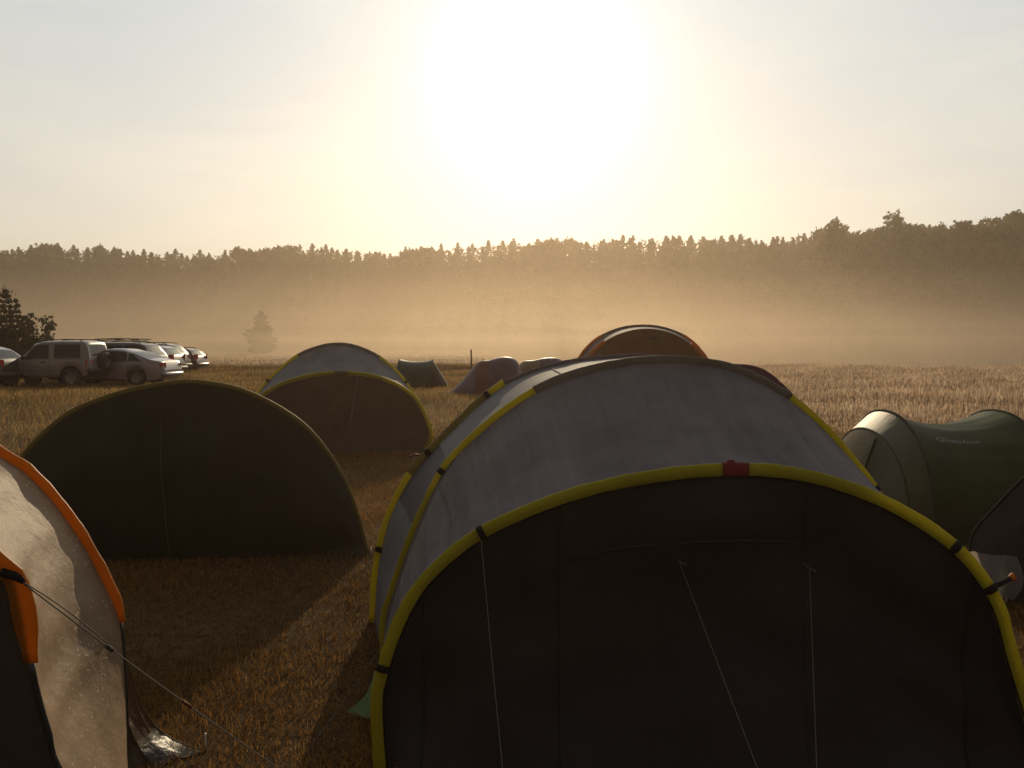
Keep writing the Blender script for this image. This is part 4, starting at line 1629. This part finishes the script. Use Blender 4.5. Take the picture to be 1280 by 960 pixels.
def broad_crown(h, seed, cw=4.0, z0=0.3, n=46, leaf=0.4, per=16, sk=1.0):
    rs = np.random.default_rng(seed)
    C, D, S, SP, limbs = [], [], [], [], []
    for k in range(n):
        u = rs.uniform(0, 1)
        z = h * (z0 + (1 - z0) * u)
        env = math.sin(math.pi * (0.12 + 0.85 * u ** sk)) ** 0.6
        an = rs.uniform(0, 6.28)
        rr = cw * env * math.sqrt(rs.uniform(0.05, 1))
        c = np.array([math.cos(an) * rr, math.sin(an) * rr, z])
        if k % 2 == 0:
            limbs.append((max(0.15 * h, z - 0.8 * rr - 0.3), an, rr, min(0.8 * rr + 0.2, h - z)))
        rad = cw * 0.26 * rs.uniform(0.6, 1.2)
        for q in range(per):
            o = rs.normal(0, 1, 3)
            o = o / np.linalg.norm(o) * rad * rs.uniform(0.3, 1.35)
            C.append(c + o)
            D.append(o / max(rad, 1e-3))
            S.append(leaf)
            SP.append(leaf * 0.5)
    return np.array(C), np.array(D), np.array(S), np.array(SP), limbs


def crown_mesh(name, cr, per, mat):
    C, D, S, SP, limbs = cr
    P = spray(C, D, per, S, SP)
    tint = np.clip(np.repeat(rng.uniform(0, 1, len(C)), per) * 0.6 + rng.uniform(0, 0.4, len(C) * per), 0, 1)
    return tris_mesh(name, P, tint, mat)


def single(name, h, r0, cr, per, mat):
    """far tree as one mesh, wood and needles together"""
    C, D, S, SP, limbs = cr
    P = spray(C, D, per, S, SP)
    tint = np.clip(np.repeat(rng.uniform(0, 1, len(C)), per) * 0.6 + rng.uniform(0, 0.4, len(C) * per), 0, 1)
    v, f = trunk_geo(h, r0, 0.006, limbs[:40:2])
    return tris_mesh(name, P, tint, mat, (v, f, BARK))


variants = []
for s in range(4):
    variants.append((single('pine_tree', 20, 0.24, pine_crown(20, 100 + s, 3.2 + 0.3 * s, 0.36), 18, LEAF_PINE), 20))
for s in range(4):
    variants.append((single('spruce_tree', 20, 0.22, conifer(20, 3.3, 1.2, 200 + s, 48, 1.2, 1.0, 0.38, 4.5), 12, LEAF_PINE), 20))
broadv = []
for s in range(3):
    broadv.append((single('broadleaf_tree', 20, 0.3, broad_crown(20, 300 + s, 4.2, 0.12, 70, 0.34, 18), 8, LEAF_BROAD), 20))


def sky_y(px):
    """photo row of the treetops"""
    tab = [(-140, 312), (0, 312), (70, 308), (150, 314), (240, 317), (330, 312), (400, 309), (480, 316), (560, 308), (640, 303), (720, 302),
           (800, 298), (900, 298), (1000, 297), (1040, 288), (1080, 300), (1120, 285), (1170, 290), (1210, 285), (1250, 277), (1290, 274), (1440, 280)]
    return ip(tab, px)


def forest():
    rs = np.random.default_rng(5)
    k = 0
    for row, (Y0, step, dh) in enumerate(((172, 15.5, 0.0), (182, 13.5, 0.0), (196, 15.0, 0.0))):
        px = -120 + 5 * row
        while px < 1420:
            px += step * rs.uniform(0.6, 1.4)
            Yd = Y0 + rs.uniform(-4, 4)
            if px > 1020:
                Yd -= 26 * min(1, (px - 1020) / 120)
            top = at(px, sky_y(px) + abs(rs.normal(0, 4.0)) - 4 + (14 if row == 0 else (4 if row == 1 else 0)), Yd)
            g = tz(top.x, Yd) - 0.2
            h = max(9.0, top.z - g)
            right = px > 1015
            src, h0 = (broadv[k % 3] if (right and rs.uniform() < 0.55) or rs.uniform() < 0.05 else variants[int(rs.integers(0, 4)) if rs.uniform() < 0.10 else int(rs.integers(4, 8))])
            o = bpy.data.objects.new(src.name.split('.')[0], src)
            link(o)
            o.location = (top.x, Yd, g)
            w = h / h0 * rs.uniform(0.85, 1.3)
            o.scale = (w, w, h / h0)
            o.rotation_euler = (0, 0, rs.uniform(0, 6.28))
            if right:
                tag(o, 'dark tree in the taller clear edge of the wood on the right', 'tree', 'trees of the taller wood edge on the right')
            else:
                tag(o, 'pale misty tree in the long even wood edge across the meadow', 'tree', 'trees of the misty wood edge')
            k += 1


forest()

# standout broadleaf crowns on the right skyline
for px, py, Yd, label, cw, seed in ((1042, 277, 150, 'loose round leafy tree standing out on the skyline, leftmost of the taller ones', 3.4, 41),
                                    (1118, 271, 148, 'tall leafy tree with a ragged double top on the right skyline', 3.6, 42),
                                    (1203, 277, 146, 'dark bushy topped tree between the ragged tree and the right edge', 2.6, 43),
                                    (1274, 268, 144, 'dark tall tree on the skyline at the right edge of the photo', 3.8, 44)):
    top = at(px, py, Yd)
    g = tz(top.x, Yd) - 0.2
    h = top.z - g
    t = thing('broadleaf_tree', label, 'tree', (top.x, Yd, g))
    cr = broad_crown(h, seed, cw, 0.35, 50, 0.26, 14)
    link(bpy.data.objects.new('crown', crown_mesh('crown', cr, 8, LEAF_BROAD)), t)
    v, f = trunk_geo(h, 0.28, 0.008, cr[4])
    mesh_obj('trunk', v, f, BARK, t)

# dense wood behind the individual trees, reads as one mass
rs = np.random.default_rng(9)
C = []
for k in range(2600):
    px = rs.uniform(-200, 1480)
    Yd = rs.uniform(186, 235)
    zt = at(px, sky_y(px) + 1.5 + abs(rs.normal(0, 4.5)), Yd).z
    x = at(px, 400, Yd).x
    for q in range(12):
        u = rs.uniform(0, 1) ** 0.7
        wd = 0.06 + 2.4 * (1 - math.exp(-(zt + 2.0) * (1 - u) / 4.0))
        C.append((x + rs.normal(0, wd * 0.5), Yd + rs.normal(0, wd * 0.5), -2.0 + (zt + 2.0) * u))
C = np.array(C)
P = spray(C, np.tile([0, 0, 0.3], (len(C), 1)), 5, 0.30 + 0.75 * np.clip(1 - C[:, 2] / 24, 0, 1), 0.15 + 0.8 * np.clip(1 - C[:, 2] / 24, 0, 1))
o = bpy.data.objects.new('forest', tris_mesh('forest', P, rng.uniform(0, 1, len(P)), LEAF_PINE))
link(o)
o['kind'] = 'stuff'
o['label'] = 'dense dark wood filling in behind the trees of the wood edge'
o['category'] = 'forest'


def near_tree(name, label, px_, py_top, py_base, Yd, cr_fn, mat, r0, per):
    b = at(px_, py_base, Yd)
    top = at(px_, py_top, Yd)
    g = tz(b.x, Yd)
    h = top.z - g
    t = thing(name, label, 'tree', (b.x, Yd, g))
    cr = cr_fn(h)
    link(bpy.data.objects.new('crown', crown_mesh('crown', cr, per, mat)), t)
    v, f = trunk_geo(h * 0.97, r0, 0.01, cr[4])
    mesh_obj('trunk', v, f, BARK, t)
    return t


near_tree('conifer_tree', 'lone bushy conifer fading into the mist in the middle of the meadow', 327, 390, 443, 108,
          lambda h: conifer(h, 1.8, 0.75, 77, 19, 2.0, 1.0, 0.28, 1.5), LEAF_PINE, 0.12, 16)
near_tree('pine_tree', 'dark young pine rising behind the parked cars at the left edge', 10, 364, 460, 46,
          lambda h: conifer(h, 2.2, 0.3, 78, 16, 1.0, 0.55, 0.22, 1.6), LEAF_PINE, 0.09, 14)
near_tree('shrub', 'dark ragged shrub with upright shoots right of the young pine', 48, 400, 460, 45,
          lambda h: broad_crown(h, 79, 1.4, 0.05, 40, 0.06, 14), LEAF_PINE, 0.05, 12)
near_tree('shrub', 'low dark leafy shrub in front of the young pine behind the cars', 24, 412, 460, 44,
          lambda h: broad_crown(h, 80, 1.5, 0.05, 38, 0.06, 14), LEAF_PINE, 0.05, 12)


# ------------------------------------------------------------------ mist
def mist(name, x0, x1, y0, y1, z0, z1, dens, scat, g, label, emis=None):
    v = [(x, y, z) for z in (z0, z1) for y in (y0, y1) for x in (x0, x1)]
    f = [(0, 2, 3, 1), (4, 5, 7, 6), (0, 1, 5, 4), (2, 6, 7, 3), (0, 4, 6, 2), (1, 3, 7, 5)]
    m, nt, out = nodes(name + '_volume')
    s = N(nt, 'ShaderNodeVolumeScatter', Density=dens, Anisotropy=g)
    s.inputs['Color'].default_value = (*scat, 1)
    a = N(nt, 'ShaderNodeVolumeAbsorption', Density=dens)
    a.inputs['Color'].default_value = (*scat, 1)
    ad = N(nt, 'ShaderNodeAddShader')
    nt.links.new(s.outputs[0], ad.inputs[0])
    nt.links.new(a.outputs[0], ad.inputs[1])
    res = ad.outputs[0]
    nt.links.new(res, out.inputs['Volume'])
    o = mesh_obj(name, v, f, m, smooth=False)
    o['kind'] = 'structure'
    return o


MISTCOL = (0.63, 0.515, 0.39)
mist('mist', -420, 420, 33, 330, -4, 36, 0.0017, MISTCOL, 0.70, '')
mist('haze', -60, 60, -3, 8.8, -0.5, 14, 0.0034, (0.62, 0.45, 0.36), 0.66, '')  # near volume added to lift the foreground blacks like veiling glare
mist('meadow_mist', 3.0, 200, 17, 58, -3.2, 2.7, 0.0042, (0.64, 0.52, 0.42), 0.66, '')
for top, dn in ((10.8, 0.0025), (7.4, 0.0032), (4.6, 0.0040), (2.5, 0.0045)):
    mist('ground_mist', -300 + top, 300 - top, 46 + 2.1 * top, 262 - top, -3.9 + 0.01 * top, top, dn, MISTCOL, 0.70, '')

# ------------------------------------------------------------------ sun and sky
SUN_EL, SUN_AZ = R(18.4), R(1.7)               # azimuth clockwise from +Y
sd = Vector((math.sin(SUN_AZ) * math.cos(SUN_EL), math.cos(SUN_AZ) * math.cos(SUN_EL), math.sin(SUN_EL)))
sl = bpy.data.lights.new('sun', 'SUN')
sl.energy = 3.0
sl.angle = R(0.5)
sl.color = (1.0, 0.80, 0.52)
so = bpy.data.objects.new('sun', sl)
link(so)
so.rotation_euler = sd.to_track_quat('Z', 'Y').to_euler()
so.location = (0, 0, 60)

w = bpy.data.worlds.new('World')
sc.world = w
w.use_nodes = True
nt = w.node_tree
nt.nodes.clear()
L = nt.links.new
out = nt.nodes.new('ShaderNodeOutputWorld')
tc = N(nt, 'ShaderNodeTexCoord')
sky = nt.nodes.new('ShaderNodeTexSky')
sky.sky_type = 'NISHITA'
sky.sun_disc = False
sky.sun_elevation = SUN_EL
sky.sun_rotation = SUN_AZ
sky.air_density = 1.0
sky.dust_density = 0.5
sky.ozone_density = 1.0
# thin high cloud streaks
mp = N(nt, 'ShaderNodeMapping')
mp.inputs['Scale'].default_value = (1.6, 1.6, 7.0)
mp.inputs['Rotation'].default_value = (0, R(6), R(20))
L(tc.outputs['Generated'], mp.inputs['Vector'])
cn = N(nt, 'ShaderNodeTexNoise', Scale=1.6, Detail=7.0, Roughness=0.55, Distortion=0.4)
L(mp.outputs[0], cn.inputs['Vector'])
cl = ramp(nt, cn.outputs[0], [(0.42, (0, 0, 0)), (0.75, (1, 1, 1))])
mx = nt.nodes.new('ShaderNodeMix')
mx.data_type = 'RGBA'
mx.blend_type = 'MIX'
mfac = N(nt, 'ShaderNodeMath', operation='MULTIPLY')
L(cl, mfac.inputs[0])
mfac.inputs[1].default_value = 0.6
L(mfac.outputs[0], mx.inputs[0])
hs = N(nt, 'ShaderNodeHueSaturation', Saturation=0.5)
L(sky.outputs[0], hs.inputs['Color'])
tintn = nt.nodes.new('ShaderNodeMix')
tintn.data_type = 'RGBA'
tintn.blend_type = 'MULTIPLY'
tintn.inputs[0].default_value = 1.0
L(hs.outputs[0], tintn.inputs[6])
tintn.inputs[7].default_value = (1.0, 0.985, 0.90, 1)
# flatter haze: the bright dawn sky varies little across the view, dimmer and duller opposite the sun
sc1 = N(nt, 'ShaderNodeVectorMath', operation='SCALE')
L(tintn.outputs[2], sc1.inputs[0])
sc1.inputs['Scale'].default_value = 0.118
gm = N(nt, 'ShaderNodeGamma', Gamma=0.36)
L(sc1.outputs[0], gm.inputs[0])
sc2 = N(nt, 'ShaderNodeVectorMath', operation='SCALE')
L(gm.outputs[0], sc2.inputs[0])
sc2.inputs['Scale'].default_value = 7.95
dt = N(nt, 'ShaderNodeVectorMath', operation='DOT_PRODUCT')
L(tc.outputs['Generated'], dt.inputs[0])
dt.inputs[1].default_value = sd
mr = N(nt, 'ShaderNodeMapRange')
L(dt.outputs['Value'], mr.inputs[0])
mr.inputs[1].default_value = -0.5
mr.inputs[2].default_value = 0.75
sepz = N(nt, 'ShaderNodeSeparateXYZ')
L(tc.outputs['Generated'], sepz.inputs[0])
mz = N(nt, 'ShaderNodeMapRange')
L(sepz.outputs[2], mz.inputs[0])
mz.inputs[1].default_value = 0.06
mz.inputs[2].default_value = 0.40
elev = mixcol(nt, mz.outputs[0], (1.09, 1.015, 0.90), (0.96, 1.02, 1.035))
anti = mixcol(nt, mr.outputs[0], (0.30, 0.24, 0.19), elev)
am = nt.nodes.new('ShaderNodeMix')
am.data_type = 'RGBA'
am.blend_type = 'MULTIPLY'
am.inputs[0].default_value = 1.0
L(sc2.outputs[0], am.inputs[6])
L(anti, am.inputs[7])
SKYC = am.outputs[2]
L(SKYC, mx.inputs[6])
warm = nt.nodes.new('ShaderNodeMix')
warm.data_type = 'RGBA'
warm.blend_type = 'MULTIPLY'
warm.inputs[0].default_value = 1.0
L(SKYC, warm.inputs[6])
warm.inputs[7].default_value = (1.24, 1.17, 1.06, 1)
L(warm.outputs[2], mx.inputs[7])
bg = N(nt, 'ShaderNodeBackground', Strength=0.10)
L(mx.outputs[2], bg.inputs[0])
# bright aureole of haze round the sun
mxm = N(nt, 'ShaderNodeMath', operation='MAXIMUM')
L(dt.outputs['Value'], mxm.inputs[0])
mxm.inputs[1].default_value = 0.0
glow = bg.outputs[0]
for power, strength, colr in ((260.0, 0.9, (1, 0.98, 0.93)), (40.0, 0.05, (1.0, 0.97, 0.90))):
    pw = N(nt, 'ShaderNodeMath', operation='POWER')
    L(mxm.outputs[0], pw.inputs[0])
    pw.inputs[1].default_value = power
    ms = N(nt, 'ShaderNodeMath', operation='MULTIPLY')
    L(pw.outputs[0], ms.inputs[0])
    ms.inputs[1].default_value = strength
    b2 = N(nt, 'ShaderNodeBackground')
    b2.inputs[0].default_value = (*colr, 1)
    L(ms.outputs[0], b2.inputs[1])
    ad = N(nt, 'ShaderNodeAddShader')
    L(glow, ad.inputs[0])
    L(b2.outputs[0], ad.inputs[1])
    glow = ad.outputs[0]
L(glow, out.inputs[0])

# ------------------------------------------------------------------ render settings
sc.view_settings.view_transform = 'Standard'
sc.view_settings.look = 'None'
sc.view_settings.exposure = 0
sc.view_settings.gamma = 1
sc.cycles.max_bounces = 6
sc.cycles.diffuse_bounces = 3
sc.cycles.glossy_bounces = 2
sc.cycles.transmission_bounces = 4
sc.cycles.transparent_max_bounces = 8
sc.cycles.volume_bounces = 1
sc.cycles.use_denoising = True
